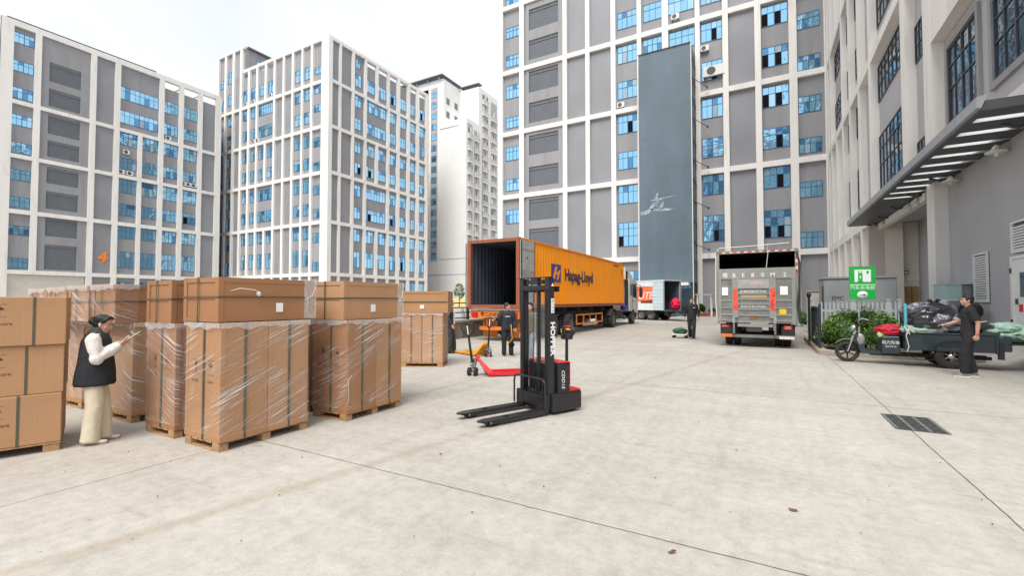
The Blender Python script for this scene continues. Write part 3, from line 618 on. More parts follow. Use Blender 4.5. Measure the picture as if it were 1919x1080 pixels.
b = MB(); b.box((5.82, 32.93, 1.75), (6.4, 32.975, 2.6), SBK); b.box((5.82, 32.925, 1.75), (6.4, 32.93, 2.05), SGR); b.build('board', t)
for s_, z, h_ in (('汽 车', 2.49, .13), ('充电停车场', 2.26, .11), ('自助充电服务', 2.1, .09)): text_mb(s_, h_, WHITE, T(6.11, 32.92, z) @ rot(90), parent=t, local=False)
# ------------------------------------------------------------------ things against the right wall
TEAL = mat('cabinet_pale_teal', (.42, .56, .56), .5, var=.05); STEEL = mat('steel_grey', (.28, .29, .3), .4, metal=.3, var=.08)
t = thing('electrical_cabinet', 'pale blue board cabinet with grey side fixed beside the white column', 'cabinet', (5.6, 20.9, 0))
b = MB(); b.box((5.35, 20.4, .9), (5.98, 21.6, 2.18), STEEL, bev=.02); b.build('casing', t); b = MB(); b.box((5.3, 20.38, 1.55), (5.34, 21.62, 2.2), TEAL); b.box((5.34, 20.34, 1.55), (5.7, 20.38, 2.2), TEAL); b.box((5.3, 20.3, 2.19), (6, 21.65, 2.23), TEAL); b.build('cover', t)
t = thing('charging_unit', 'white wall box unit with grey nozzle standing under the pale blue cabinet', 'charger', (5.1, 19.6, 0))
b = MB(); b.box((4.9, 19.9, .0), (5.5, 20.25, 1.68), ACW, bev=.02); b.box((4.95, 19.88, .1), (5.1, 19.9, 1.55), BEIGEW); b.build('casing', t)
b = MB(); b.box((5.2, 19.72, 1.45), (5.48, 19.9, 1.66), STEEL, bev=.02); b.tube([(5.3, 19.78, 1.5), (5.38, 19.7, 1.35), (5.46, 19.72, 1.2)], .07, STEEL, 10); b.cyl((5.42, 19.75, .98), (5.42, 19.75, 1.2), .08, ACW); b.build('nozzle', t)
t = thing('pedestal_fan', 'black drum shaped fan beside the white charging unit', 'fan', (5.55, 19.3, 0))
FANB = mat('fan_black', (.02, .018, .02), .4)
b = MB(); b.cyl((5.5, 19.2, 1.32), (5.66, 19.33, 1.32), .27, FANB, 24); b.tube([(5.62, 19.33, 1.3), (5.65, 19.4, .03)], .03, FANB, 8); b.cyl((5.65, 19.4, 0), (5.65, 19.4, .05), .22, FANB); b.build('housing', t)
t = thing('switch_cabinet', 'large grey steel cabinet standing behind the white picket fence', 'cabinet', (3.4, 25, 0))
CABG = mat('cabinet_grey', (.38, .4, .41), .5, var=.06, vs=1.2, dirt=(.3,.3,.28), ds=1, da=.5)
b = MB(); b.box((2.25, 24, 0), (4.75, 26, 2.6), CABG, bev=.03); b.box((2.18, 23.95, 2.6), (4.8, 26.1, 2.68), CABG); b.box((2.3, 23.97, .2), (3.4, 24, 2.45), CABG); b.build('casing', t)
b = MB(); b.box((2.18, 24.0, 1.2), (2.25, 24.04, 2.3), ACG); b.build('hinge', t)
text_mb('EMC', .22, WFRAMED, T(2.75, 23.96, 1.75) @ rot(90), parent=t, local=False)
b = MB(); b.box((1.9, 27, 0), (2.5, 28.2, 2.1), BEIGEW, bev=.03); b.box((1.85, 26.95, 2.1), (2.55, 28.25, 2.16), CABG); tag(b.build('meter_box'), 'low beige meter box left of the grey steel cabinet', 'meter box')
# ------------------------------------------------------------------ kerb island
KERB = mat('kerb_stone', (.36, .32, .27), .85, var=.2, vs=2.5, bump=.3, dirt=(.15,.1,.08), ds=2, da=.6); KY = mat('kerb_yellow', (.5, .42, .2), .8, var=.25, vs=5); SOIL = mat('soil', (.16, .13, .08), .95, var=.3, vs=6, bump=.6)
def rrect(x0, y0, x1, y1, r, n=8):
    P_ = []
    for cx, cy, a in ((x1-r, y1-r, 0), (x0+r, y1-r, 90), (x0+r, y0+r, 180), (x1-r, y0+r, 270)):
        for k in range(n+1): t_ = math.radians(a+90*k/n); P_.append((cx+r*math.cos(t_), cy+r*math.sin(t_)))
    return P_
b = MB(); o1 = rrect(1.4, 16.35, 5.15, 23.2, .55); o2 = rrect(1.62, 16.57, 4.93, 22.98, .4); n = len(o1)
for i in range(n):
    j = (i+1) % n; mt = KY if (16.9 < o1[i][1] < 18.2 and o1[i][0] < 1.6) else KERB
    b.add([(*o1[i], 0), (*o1[j], 0), (*o1[j], .14), (*o1[i], .14), (*o2[i], .16), (*o2[j], .16), (*o2[j], .08), (*o2[i], .08)], [(0,1,2,3), (3,2,5,4), (4,5,6,7)], mt)
tag(b.build('kerb'), 'rounded stone kerb round the planted island', 'kerb', kind='structure')
b = MB(); b.prism(o2, .0, .1, SOIL); tag(b.build('planting_bed'), 'brown soil bed inside the kerb', 'soil', kind='structure')
# foliage
def leaf_mats(n_, cols): return [mat(n_+'_'+c[0], c[1], .5, var=.35, vs=9, spec=.4) for c in cols]
LG = leaf_mats('leaf', [('light', (.19, .34, .05)), ('mid', (.09, .19, .032)), ('dark', (.03, .07, .018))])
BARK = mat('bark', (.09, .07, .05), .9, var=.2, vs=10)
def leaves(b, pts, size, mats, flat=.6, wts=(5, 4, 2), up=.5):
    for p in pts:
        n_ = Vector((random.gauss(0, 1), random.gauss(0, 1), random.gauss(0, 1)+up*2)).normalized(); u = n_.orthogonal().normalized(); u.rotate(Matrix.Rotation(random.uniform(0, 6.28), 3, n_)); v = n_.cross(u)
        s_ = size*random.uniform(.6, 1.3); p = Vector(p); mt = random.choices(mats, wts)[0]
        b.add([p-u*s_, p-v*s_*.42+n_*s_*.12, p+u*s_, p+v*s_*.42+n_*s_*.12], [(0,1,2,3)], mt)
def shrub(name, lb, cat, loc, rx, ry, h, nb, nl, ls, mats, group=None, wts=(5, 4, 2), box=False):
    t = thing(name, lb, cat, loc, group=group); b = MB(); L0 = Vector(loc)
    lobes = []
    for _ in range(nb):
        a, q = random.uniform(0, 6.283), random.uniform(0, 1)**.5; lobes.append((.72*q*math.cos(a)*rx, .72*q*math.sin(a)*ry, h*(.30+random.uniform(.12, .42)*(1-q*q)), random.uniform(.24, .42)))
    pts = []
    for _ in range(nl):
        lx, ly, lz, lr = random.choice(lobes); d = Vector((random.gauss(0,1), random.gauss(0,1), random.gauss(0,1))).normalized(); r_ = random.uniform(.72, 1.05)
        p = Vector((lx+d.x*lr*rx*r_, ly+d.y*lr*ry*r_, lz+d.z*lr*h*.8*r_))
        if p.z < .02 or p.z > h*1.05: continue
        pts.append(L0+p)
    leaves(b, pts, ls, mats, wts=wts)
    for lx, ly, lz, lr in lobes: b.ell(L0+Vector((lx, ly, max(lz, lr*h*.7))), (lr*rx*.75, lr*ry*.75, lr*h*.6), mats[-1], 8, 6)
    b.build('foliage', t); b = MB()
    for lx, ly, lz, lr in lobes[:6]: b.tube([L0+Vector((lx*.2, ly*.2, 0)), L0+Vector((lx, ly, lz))], [.03, .012], BARK, 6)
    b.build('stem', t); return t
shrub('shrub', 'broad glossy green bush on the kerb island in front of the picket fence', 'bush', (2.55, 17.55, .1), 1.22, 1.0, 1.42, 42, 14000, .05, LG)
LB = leaf_mats('clipped_leaf', [('olive', (.075, .07, .045)), ('brown', (.05, .042, .032)), ('dark', (.025, .025, .018))])
shrub('clipped_hedge', 'dark brownish clipped hedge between the fence and the tricycle load', 'hedge', (4.15, 20.9, .1), .75, .7, 1.38, 22, 6000, .035, LB)
shrub('shrub', 'light green bush far behind the grey tail lift truck', 'bush', (1.5, 34, 0), 1.0, .8, 1.5, 10, 1800, .08, LG, wts=(6, 2, 1))
shrub('shrub', 'small dark green shrub in the red edged planter below the hoist', 'bush', (-6.1, 52.2, .3), .8, .4, 1.2, 7, 900, .1, LG, wts=(2, 4, 3))
shrub('shrub', 'low green shrub at the right end of the red edged planter', 'bush', (-4.7, 52.3, .3), .6, .4, .75, 6, 600, .1, LG, wts=(2, 4, 3))
RKERB = mat('kerb_red', (.5, .12, .06), .7, var=.2, vs=3)
t = thing('planter', 'long red edged planter at the foot of the factory facade', 'planter', (-4.5, 52.3, 0)); b = MB(); b.box((-7.0, 51.7, 0), (-1.8, 51.9, .35), RKERB); b.box((-7.0, 51.9, 0), (-1.8, 52.9, .28), SOIL); b.build('kerb_edge', t)
t = thing('shelter_frame', 'small white steel shelter frame beside the glass entrance', 'shelter', (-5.4, 50.6, 0)); b = MB()
for x in (-6.1, -4.8): b.tube([(x, 50.2, 0), (x, 50.2, 2.2)], .05, WHITE, 8); b.tube([(x, 51.2, 0), (x, 51.2, 2.2)], .05, WHITE, 8)
b.build('post', t); b = MB(); b.box((-6.25, 50.0, 2.2), (-4.65, 51.4, 2.32), CABG); b.build('roof', t)
# tree and yellow barrier far away
t = thing('street_tree', 'small round topped tree in the distance between the carton stacks and the container', 'tree', (-53, 73.5, 0)); b = MB()
b.tube([(-53, 73.5, 0), (-53, 73.5, 1.5), (-52.95, 73.5, 3.2)], [.12, .09, .05], BARK, 8)
for a in range(5): b.tube([(-53, 73.5, 1.6+a*.3), (-53+.7*math.cos(a*2.4), 73.5+.7*math.sin(a*2.4), 2.6+a*.35)], [.05, .02], BARK, 5)
b.build('trunk', t); b = MB(); pts = []
for _ in range(1500):
    d = Vector((random.gauss(0,1), random.gauss(0,1), random.gauss(0,1))).normalized()*random.uniform(.5, 1)**.5; p = Vector((-53+d.x*1.15, 73.5+d.y*1.15, 3.5+d.z*1.6))
    if mnoise.noise(p*1.1) > -.18: pts.append(p)
leaves(b, pts, .14, LG, wts=(3, 4, 3)); b.build('crown', t)
YB = mat('barrier_cream_yellow', (.75, .58, .25), .7, var=.15, vs=1.5, dirt=(.6,.55,.45), ds=.4, da=.5)
b = MB()
for i in range(9): b.box((-60+i*1.9, 78, .0), (-60+i*1.9+1.82, 78.4, 2.0), YB, bev=.05)
b.box((-60, 78.05, 1.95), (-42.9, 78.3, 2.1), YB); tag(b.build('site_barrier'), 'cream yellow site barrier in the distance beside the small tree', 'barrier')
# ------------------------------------------------------------------ charging sign
SG = mat('sign_green', (.01, .42, .06), .4); SW = mat('sign_white', (.85, .88, .86), .4); POLE = mat('pole_grey', (.45, .46, .47), .35, metal=.4)
t = thing('charging_sign', 'green and white vehicle charging sign on a thin pole in the bush', 'sign', (2.5, 16.62, 0), math.radians(10))
b = MB(); b.box((-.32, -.015, 1.68), (.32, .015, 2.66), SG); b.box((-.31, -.018, 2.105), (.31, -.016, 2.125), SW); b.box((-.19, -.018, 2.2), (.21, -.0165, 2.56), SW)
b.box((-.105, -.021, 2.22), (.005, -.019, 2.46), SG); b.box((-.105, -.021, 2.47), (.0, -.019, 2.53), SG); b.box((-.09, -.023, 2.48), (-.015, -.0215, 2.52), SW); b.box((-.12, -.021, 2.2), (.02, -.019, 2.222), SG)
b.add([(-.035, -.024, 2.42), (-.075, -.024, 2.34), (-.05, -.024, 2.34), (-.065, -.024, 2.26), (-.02, -.024, 2.35), (-.045, -.024, 2.35)], [(0,1,2), (0,2,5), (2,3,4), (2,4,5)], SW)
b.lathe([(0, 0), (.035, 0), (.035, .004), (0, .004)], SG, 14, T(.13, -.019, 2.49) @ rot(90)); b.box((.12, -.021, 2.42), (.14, -.019, 2.47), SG); b.lathe([(0, 0), (.135, 0), (.135, .003), (0, .003)], SW, 28, T(0, -.016, 1.82) @ rot(90) @ Matrix.Diagonal((1, .78, 1, 1)))
b.box((-.075, -.0215, 1.812), (.03, -.0195, 1.83), WFRAMED); b.add([(.02, -.0215, 1.855), (.02, -.0215, 1.787), (.08, -.0215, 1.821)], [(0,1,2)], WFRAMED); b.build('panel', t, local=True)
text_mb('汽车充电桩', .125, SW, T(0, -.018, 2.02) @ rot(90), parent=t)
b = MB(); b.tube([(-.1, .04, -.0), (-.06, .035, 2.5)], .022, POLE, 10); b.build('pole', t, local=True)
# ------------------------------------------------------------------ picket fence and dark railing
PICK = mat('picket_white', (.55, .59, .63), .5, var=.04)
t = thing('picket_fence', 'white picket fence behind the green bush on the island', 'fence', (2.9, 20.2, 0))
b = MB(); x = 1.55
while x < 4.0:
    b.prism([(x, .12), (x+.05, .12), (x+.05, 1.56), (x+.025, 1.61), (x, 1.56)], 20.18, 20.22, PICK, 'y'); x += .125
b.build('picket', t)
b = MB(); b.box((1.5, 20.22, .45), (4.1, 20.26, .53), PICK); b.box((1.5, 20.22, 1.25), (4.1, 20.26, 1.33), PICK); b.build('rail', t)
for x in (1.48, 2.75, 3.75, 4.05): b = MB(); b.box((x-.05, 20.15, .1), (x+.05, 20.25, 1.66), PICK); b.box((x-.07, 20.13, 1.66), (x+.07, 20.27, 1.7), PICK); b.build('post', t)
t = thing('iron_railing', 'dark iron railing running back from the left edge of the bush', 'railing', (1.45, 18.5, 0))
b = MB(); IR = mat('iron_dark', (.03, .035, .04), .5)
for k in range(22): y = 17.3+k*.14; b.tube([(1.5, y, .12), (1.5, y, 1.45)], .012, IR, 6)
b.build('bar', t); b = MB()
for z in (.3, 1.35): b.box((1.485, 17.2, z), (1.515, 20.3, z+.03), IR)
b.build('rail', t); b = MB(); b.tube([(1.42, 20.0, 0), (1.42, 20.0, 1.75)], .04, IR, 8); b.lathe([(.03, 0), (.06, .04), (.08, .15), (.05, .18), (0, .21)], IR, 8, T(1.42, 20.0, 1.75)); b.tube([(1.5, 17.25, .1), (1.5, 17.25, 1.55)], .035, IR, 8); b.build('post', t)
# ------------------------------------------------------------------ left low wall with railing
OLDC = mat('stained_concrete', (.24, .21, .18), .9, var=.3, vs=2.2, stretch=(1, 1, .25), bump=.4, bs=8, dirt=(.1,.085,.07), ds=2.5, da=.7)
t = thing('parapet_wall', 'low stained concrete wall with black railing left of the trailer', 'wall', (-11.7, 18, 0))
b = MB(); b.box((-12.0, 8, 0), (-11.58, 33, .72), OLDC); b.build('wall', t); b = MB(); b.box((-12.05, 8, .72), (-11.53, 33, .8), CONC); b.build('coping', t)
b = MB()
for y in range(9, 33, 2): b.box((-11.83, y-.05, .8), (-11.73, y+.05, 1.58), IR)
b.build('post', t); b = MB()
for z in (.86, 1.1, 1.32, 1.52): b.box((-11.81, 8.1, z), (-11.75, 32.9, z+.045), IR)
b.build('rail', t)
for i, (x, y) in enumerate(((-14.2, 20.2), (-13.9, 19.4))):
    b = MB(); b.lathe([(.28, 0), (.28, .4), (.24, .9), (.14, 1.25), (.13, 1.3), (0, 1.32)], CABG, 16, T(x, y, 0)); tag(b.build('bollard'), ('left' if i else 'right')+' one of two grey tapered bollards beyond the black railing', 'bollard', 'bollards beyond the railing')
# ------------------------------------------------------------------ drain grate
IRON = mat('cast_iron', (.2, .2, .2), .6, metal=.5, var=.25, vs=12)
t = thing('drain_grate', 'cast iron drain grate set in the yard at the right', 'drain', (1.72, 7.95, 0))
b = MB(); b.box((1.46, 7.52, .003), (1.96, 8.40, .006), DARK); b.build('pit', t)
b = MB(); nx, ny = 12, 4
for i in range(nx+1): y = 7.52+i*(.88)/nx; b.box((1.46, y-.009, .007), (1.96, y+.009, .0095), IRON)
for j in range(ny): x = 1.46+.50*j/(ny-1) ; b.box((x-.018, 7.51, .008), (x+.018, 8.41, .0115), IRON)
b.build('bars', t)
LFM = mat('dry_leaf', (.12, .05, .03), .8)
def litter(b, x, y, s_, k):
    R_ = T(x, y, .012) @ rot(random.uniform(-20, 20), random.uniform(-20, 20), random.uniform(0, 360)); n = 9
    b.add([R_ @ Vector((s_*(math.cos(2*math.pi*i/n)*random.uniform(.6, 1.1)), s_*.5*math.sin(2*math.pi*i/n)*random.uniform(.7, 1.2), .006*math.sin(i*1.7))) for i in range(n)], [tuple(range(n))], LFM)
for i, (x, y, s_) in enumerate(((.17, 4.21, .035), (-.55, 3.13, .03), (-3.05, 3.9, .02))):
    b = MB(); litter(b, x, y, s_, 0); tag(b.build('dry_leaf'), ['dry leaf on the concrete right of centre', 'dark scrap at the bottom edge of the yard', 'tiny scrap on the ground left of the pallet truck forks'][i], 'leaf')

b = MB()
for _ in range(95):
    a = random.uniform(-52, 50); d = random.uniform(2.6, 16)**1.0; an = math.radians(a-29.2+0); litter(b, d*math.sin(an), d*math.cos(an), random.uniform(.004, .012), 0)
tag(b.build('litter'), 'tiny leaf bits and grit scattered over the yard', 'litter', kind='stuff')
# ------------------------------------------------------------------ cartons on pallets
def card_mat(name, col):
    m = mat(name, col, .72, var=.07, vs=1.8, spec=.3); t = m.node_tree; b = t.nodes['Principled BSDF']; N = t.nodes.new; L = t.links.new
    tc = N('ShaderNodeTexCoord'); mp = N('ShaderNodeMapping'); mp.inputs['Scale'].default_value = (45, 45, 1.0); L(tc.outputs['Object'], mp.inputs[0])
    n = N('ShaderNodeTexNoise'); n.inputs['Scale'].default_value = 1; n.inputs['Detail'].default_value = 3; L(mp.outputs[0], n.inputs[0])
    n2 = N('ShaderNodeTexNoise'); n2.inputs['Scale'].default_value = 2.2; n2.inputs['Detail'].default_value = 3; L(tc.outputs['Object'], n2.inputs[0])
    ad = N('ShaderNodeMath'); ad.operation = 'MULTIPLY_ADD'; L(n2.outputs[0], ad.inputs[0]); ad.inputs[1].default_value = 3; L(n.outputs[0], ad.inputs[2])
    bp = N('ShaderNodeBump'); bp.inputs['Strength'].default_value = .22; bp.inputs['Distance'].default_value = .01; L(ad.outputs[0], bp.inputs['Height']); L(bp.outputs[0], b.inputs['Normal'])
    return m
CARD = [card_mat('cardboard', (.40, .215, .105)), card_mat('cardboard_pale', (.43, .245, .13)), card_mat('cardboard_dark', (.34, .17, .082))]
STRAP = mat('strap_olive', (.075, .08, .05), .4, var=.1, vs=30)
WOOD = mat('pallet_wood', (.40, .24, .12), .8, var=.3, vs=5, stretch=(1, 6, 14), bump=.3)
INK = mat('brown_ink', (.07, .03, .015), .7)
def film_mat(name, tilt, base, streak, seed):
    m = bpy.data.materials.new(name); m.use_nodes = True; t = m.node_tree; b = t.nodes['Principled BSDF']; N = t.nodes.new; L = t.links.new
    b.inputs['Base Color'].default_value = (.80, .76, .74, 1); b.inputs['Roughness'].default_value = .22; b.inputs['Specular IOR Level'].default_value = .7
    tc = N('ShaderNodeTexCoord'); s = N('ShaderNodeSeparateXYZ'); L(tc.outputs['Object'], s.inputs[0])
    def math_(op, a, b_, c=None):
        x = N('ShaderNodeMath'); x.operation = op
        for i, q in enumerate((a, b_, c)):
            if q is None: continue
            if isinstance(q, (int, float)): x.inputs[i].default_value = q
            else: L(q, x.inputs[i])
        return x.outputs[0]
    hcoord = math_('ADD', s.outputs[0], s.outputs[1]); v = math_('MULTIPLY_ADD', hcoord, -tilt, s.outputs[2])
    def nz(hs, vs_, d, off):
        c = N('ShaderNodeCombineXYZ'); L(math_('MULTIPLY', hcoord, hs), c.inputs[0]); L(math_('MULTIPLY', v, vs_), c.inputs[1]); c.inputs[2].default_value = off
        n = N('ShaderNodeTexNoise'); n.inputs['Scale'].default_value = 1; n.inputs['Detail'].default_value = d; n.inputs['Roughness'].default_value = .55; n.inputs['Distortion'].default_value = .25; L(c.outputs[0], n.inputs[0]); return n.outputs[0]
    st = nz(1.6, 62, 2, seed); big = nz(1.6, 2.4, 2, seed+5)
    mr = N('ShaderNodeMapRange'); L(st, mr.inputs[0]); mr.inputs[1].default_value = .54; mr.inputs[2].default_value = .63; mr.inputs[3].default_value = 0; mr.inputs[4].default_value = 1
    mb_ = N('ShaderNodeMapRange'); L(big, mb_.inputs[0]); mb_.inputs[1].default_value = .40; mb_.inputs[2].default_value = .58
    al = math_('MULTIPLY', mr.outputs[0], mb_.outputs[0]); al = math_('MULTIPLY', al, streak)
    al2 = math_('MULTIPLY_ADD', mb_.outputs[0], .05, base); al = math_('MAXIMUM', al, al2); L(al, b.inputs['Alpha'])
    bp = N('ShaderNodeBump'); bp.inputs['Strength'].default_value = .9; bp.inputs['Distance'].default_value = .03; L(st, bp.inputs['Height']); L(bp.outputs[0], b.inputs['Normal'])
    return m
FILM = [film_mat('stretch_film', .42, .03, .8, 1.), film_mat('stretch_film_b', -.40, .05, .8, 4.), film_mat('stretch_film_c', .15, .05, .7, 8.)]
FILMW = mat('crumpled_film', (.78, .74, .72), .3, bump=1., bs=35, alpha=.42)
FILMS = mat('film_tail', (.85, .83, .8), .3, alpha=.55)
LABELP = mat('paper_label', (.8, .8, .8), .6)
pal_lab = {}
def pallet(x0, x1, y0, y1, lb, h=.1, M=None):
    t = thing('pallet', lb, 'pallet', ((x0+x1)/2, (y0+y1)/2, 0), group='wooden pallets under the cartons')
    cx, cy = (x0+x1)/2, (y0+y1)/2
    b = MB(); n = 5
    for i in range(n): w_ = (x1-x0)/n; b.box((x0+i*w_+.012, y0, h-.022), (x0+(i+1)*w_-.012, y1, h), WOOD, M)
    b.build('deck', t)
    b = MB()
    for x in (x0, x1-.13):
        for y in (y0, cy-.05, y1-.1): b.box((x, y, .016), (x+.13, y+.1, h-.022), WOOD, M)
    b.build('block', t); b = MB()
    for y in (y0, cy-.05, y1-.1): b.box((x0, y, .001), (x1, y+.1, .016), WOOD, M)
    b.build('runner', t)
    return t
def prints(b, x, z, y, s, M=None, umb=True, axis='y'):
    """wine glass and umbrella marks"""
    def tr(p, q): return (x+p*s, y, z+q*s)
    def pl(pts): b.add([tr(*p) for p in pts], [tuple(range(len(pts)))], INK, False, M)
    if not umb:
        pl([(-.12, .5), (.12, .5), (.1, .25), (0, .12), (-.1, .25)]); pl([(-.02, .12), (.02, .12), (.02, -.2), (-.02, -.2)]); pl([(-.1, -.2), (.1, -.2), (.1, -.24), (-.1, -.24)])
    else:
        pl([(-.25, .15), (-.17, .33), (0, .42), (.17, .33), (.25, .15), (.12, .2), (0, .15), (-.12, .2)]); pl([(-.015, .17), (.015, .17), (.015, -.2), (-.015, -.2)])
    for q in (((-.38, -.36), (.38, -.34)), ((-.38, .58), (.38, .6))): pl([(q[0][0], q[0][1]), (q[1][0], q[0][1]), q[1], (q[0][0], q[1][1])])
def carton(x0, x1, y0, y1, z0, z1, lb, cm, M=None, marks=False, strap=True, tray=True, straps_x=None):
    t = thing('carton', lb, 'carton', ((x0+x1)/2, (y0+y1)/2, z0), group='tall cartons standing on pallets')
    b = MB(); b.box((x0+.004, y0+.004, z0), (x1-.004, y1-.004, z1), cm, M, bev=.006); b.build('body', t)
    b = MB(); e = .05
    for xa, xb in ((x0, x0+e), (x1-e, x1)):
        for ya, yb in ((y0, y0+e), (y1-e, y1)): b.box((xa, ya, z0+.07), (xb, yb, z1-.001), cm, M)
    b.build('corner_board', t)
    if tray: b = MB(); b.box((x0-.008, y0-.002, z0-.001), (x1+.008, y1+.002, z0+.072), cm, M); b.build('base_tray', t)
    if strap:
        b = MB(); yc = (y0+y1)/2
        b.box((x0-.012, yc-.011, z0-.005), (x0-.001, yc+.011, z1+.004), STRAP, M); b.box((x1+.001, yc-.011, z0-.005), (x1+.012, yc+.011, z1+.004), STRAP, M); b.build('strap', t)
        if marks:
            b = MB(); xc = (x0+x1)/2+.03; b.box((xc-.013, y0-.012, z0-.005), (xc+.013, y0-.003, z1+.004), STRAP, M); b.build('strap', t)
    if marks:
        b = MB(); prints(b, x0+.22, z0+.78, y0-.002, .17, M, False); prints(b, x1-.20, z0+.78, y0-.002, .17, M, True); b.build('printed_marks', t)
        for tx, xx in (('Handle', x0+.2), ('Care', x1-.2)): text_mb(tx, .05, INK, (M or Matrix()) @ T(xx, y0-.003, z0+.645) @ rot(90), ext=0, parent=t, local=False)
    return t
def crate(x0, x1, y0, y1, z0, z1, lb, cm, M=None, label=None):
    t = thing('carton_crate', lb, 'carton', ((x0+x1)/2, (y0+y1)/2, z0), group='long cartons laid on top of the tall ones')
    b = MB(); b.box((x0+.006, y0+.012, z0), (x1-.006, y1-.006, z1-.003), cm, M); b.build('body', t)
    b = MB(); e = .055
    for xa, xb in ((x0, x0+.07), (x1-.07, x1)):
        b.box((xa, y0, z0), (xb, y0+e, z1), cm, M); b.box((xa, y1-e, z0), (xb, y1, z1), cm, M)
    b.box((x0+.07, y0+.003, z1-e), (x1-.07, y0+e, z1-.002), cm, M); b.box((x0+.07, y0+.003, z0+.001), (x1-.07, y0+e, z0+.04), cm, M)
    b.box((x1-.05, y0+e, z1-e), (x1-.001, y1-e, z1-.001), cm, M); b.box((x1-.05, y0+e, z0+.001), (x1-.002, y1-e, z0+.04), cm, M); b.box((x0+.001, y0+e, z1-e), (x0+.05, y1-e, z1-.001), cm, M)
    b.build('edge_board', t)
    b = MB(); zc = z0+.56*(z1-z0); b.box((x0-.006, y0-.007, zc-.008), (x1+.006, y0-.001, zc+.008), STRAP, M); b.box((x1+.001, y0-.001, zc-.008), (x1+.007, y1+.006, zc+.008), STRAP, M); b.box((x0-.007, y0-.001, zc-.008), (x0-.001, y1+.006, zc+.008), STRAP, M); b.build('strap', t)
    b = MB(); xc = (x0+x1)/2-.04; b.box((xc-.008, y0-.012, z0-.004), (xc+.008, y0-.0075, z1+.004), STRAP, M); b.box((xc-.008, y0-.012, z1+.001), (xc+.008, y1, z1+.005), STRAP, M); b.build('strap', t)
    if label: b = MB(); b.box((x1, label, z0+.1), (x1+.003, label+.09, z0+.21), LABELP, M); b.build('paper_label', t)
    return t
def film(x0, x1, y0, y1, z0, z1, lb, fm, M=None):
    """wrapped skin with slack: subdivided shell pushed in and out"""
    b = MB(); n = 14; m_ = 20; e = .012
    P_ = []
    per = [(x0-e, y0-e), (x1+e, y0-e), (x1+e, y1+e), (x0-e, y1+e)]
    for i in range(4):
        a, c = Vector((*per[i], 0)), Vector((*per[(i+1) % 4], 0)); d = (c-a).normalized(); nn = Vector((d.y, -d.x, 0))
        for k in range(n):
            for j in range(m_+1):
                z = z0+(z1-z0)*j/m_; p = a.lerp(c, k/n); q = (mnoise.noise(Vector((p.x*3, p.y*3, z*9)))+.4)*.008 if 0 < k else .002
                P_.append(tuple(p+nn*max(q, .001)+Vector((0, 0, z))))
    N_ = 4*n; vs = P_; fs = []
    for k in range(N_):
        for j in range(m_): fs.append((k*(m_+1)+j, ((k+1) % N_)*(m_+1)+j, ((k+1) % N_)*(m_+1)+j+1, k*(m_+1)+j+1))
    b.add(vs, fs, fm, True, M)
    # crumpled collar at the top
    for i in range(4):
        a, c = Vector((*per[i], 0)), Vector((*per[(i+1) % 4], 0)); d = (c-a).normalized(); nn = Vector((d.y, -d.x, 0)); v2 = []
        for k in range(n+1):
            p = a.lerp(c, k/n); h_ = .06+.05*mnoise.noise(p*7)
            v2 += [tuple(p+nn*.012+Vector((0,0,z1-max(h_, .02)))), tuple(p+nn*(.014+.006*mnoise.noise(p*20))+Vector((0,0,z1+.002)))]
        b.add(v2, [(2*k, 2*k+2, 2*k+3, 2*k+1) for k in range(n)], FILMW, True, M)
    o = b.build('stretch_film'); return tag(o, lb, 'plastic film', 'clear stretch film round the cartons')
def stack(nm, x0, x1, y0, y1, cr=None, fm=0, zt=1.38, marks=True, M=None, cm=None, crl=None, lbs=None):
    ys = (y0+y1)/2; cm = cm or CARD
    pallet(x0+.01, x1-.01, y0, y1, 'wooden pallet under '+nm, M=M)
    carton(x0, x1, y0, ys-.004, .102, zt, 'front tall carton of '+nm, cm[0], M, marks)
    carton(x0, x1, ys+.004, y1, .102, zt-.003, 'rear tall carton of '+nm, cm[1], M, False)
    film(x0, x1, y0, y1, .16, zt+.004, 'clear film round both tall cartons of '+nm, FILM[fm], M)
    if cr: crate(*cr, 'long carton laid on top of '+nm, random.choice(CARD), M, crl)
stack('the nearest wrapped stack', -5.90, -5.18, 2.78, 3.86, (-5.94, -5.21, 2.76, 3.97, 1.412, 1.91), 0, 1.40, crl=3.43)
stack('the wrapped stack just right of the woman', -6.87, -6.16, 2.79, 3.87, (-6.86, -6.24, 2.77, 3.95, 1.375, 1.90), 1, 1.37, cm=[CARD[2], CARD[0]])
stack('the stack nearest the forklift truck', -5.70, -4.99, 4.33, 5.38, (-5.73, -5.05, 4.31, 5.46, 1.385, 1.92), 0, 1.376, crl=4.80, cm=[CARD[2], CARD[0]])
stack('the stack half hidden behind the nearest one', -6.62, -5.90, 4.36, 5.4, (-6.65, -5.95, 4.33, 5.46, 1.37, 1.86), 2, 1.36, False)
stack('the stack standing right behind the woman', -8.14, -7.44, 2.86, 3.94, (-8.16, -7.45, 2.66, 3.92, 1.35, 1.865), 1, 1.345, False, cm=[CARD[1], CARD[2]])
for i, nm in enumerate(('the second stack left of the woman', 'the third stack left of the woman', 'the leftmost wrapped stack')):
    x = -8.98-i*.8; stack(nm, x, x+.72, 2.86, 3.92, (x-.01, x+.7, 2.66, 3.9, 1.35, 1.86-.01*i), (2, 1, 2)[i], 1.345, False)
    film(x-.01, x+.7, 2.66, 3.9, 1.36, 1.862-.01*i, 'clear film round the long carton of '+nm, FILM[1])
film(-8.16, -7.45, 2.66, 2.9, 1.36, 1.868, 'clear film round the end of the long carton behind the woman', FILM[1])
pallet(-13.6, -12.5, 4.2, 5.2, 'wooden pallet of the far cartons at the left edge'); 
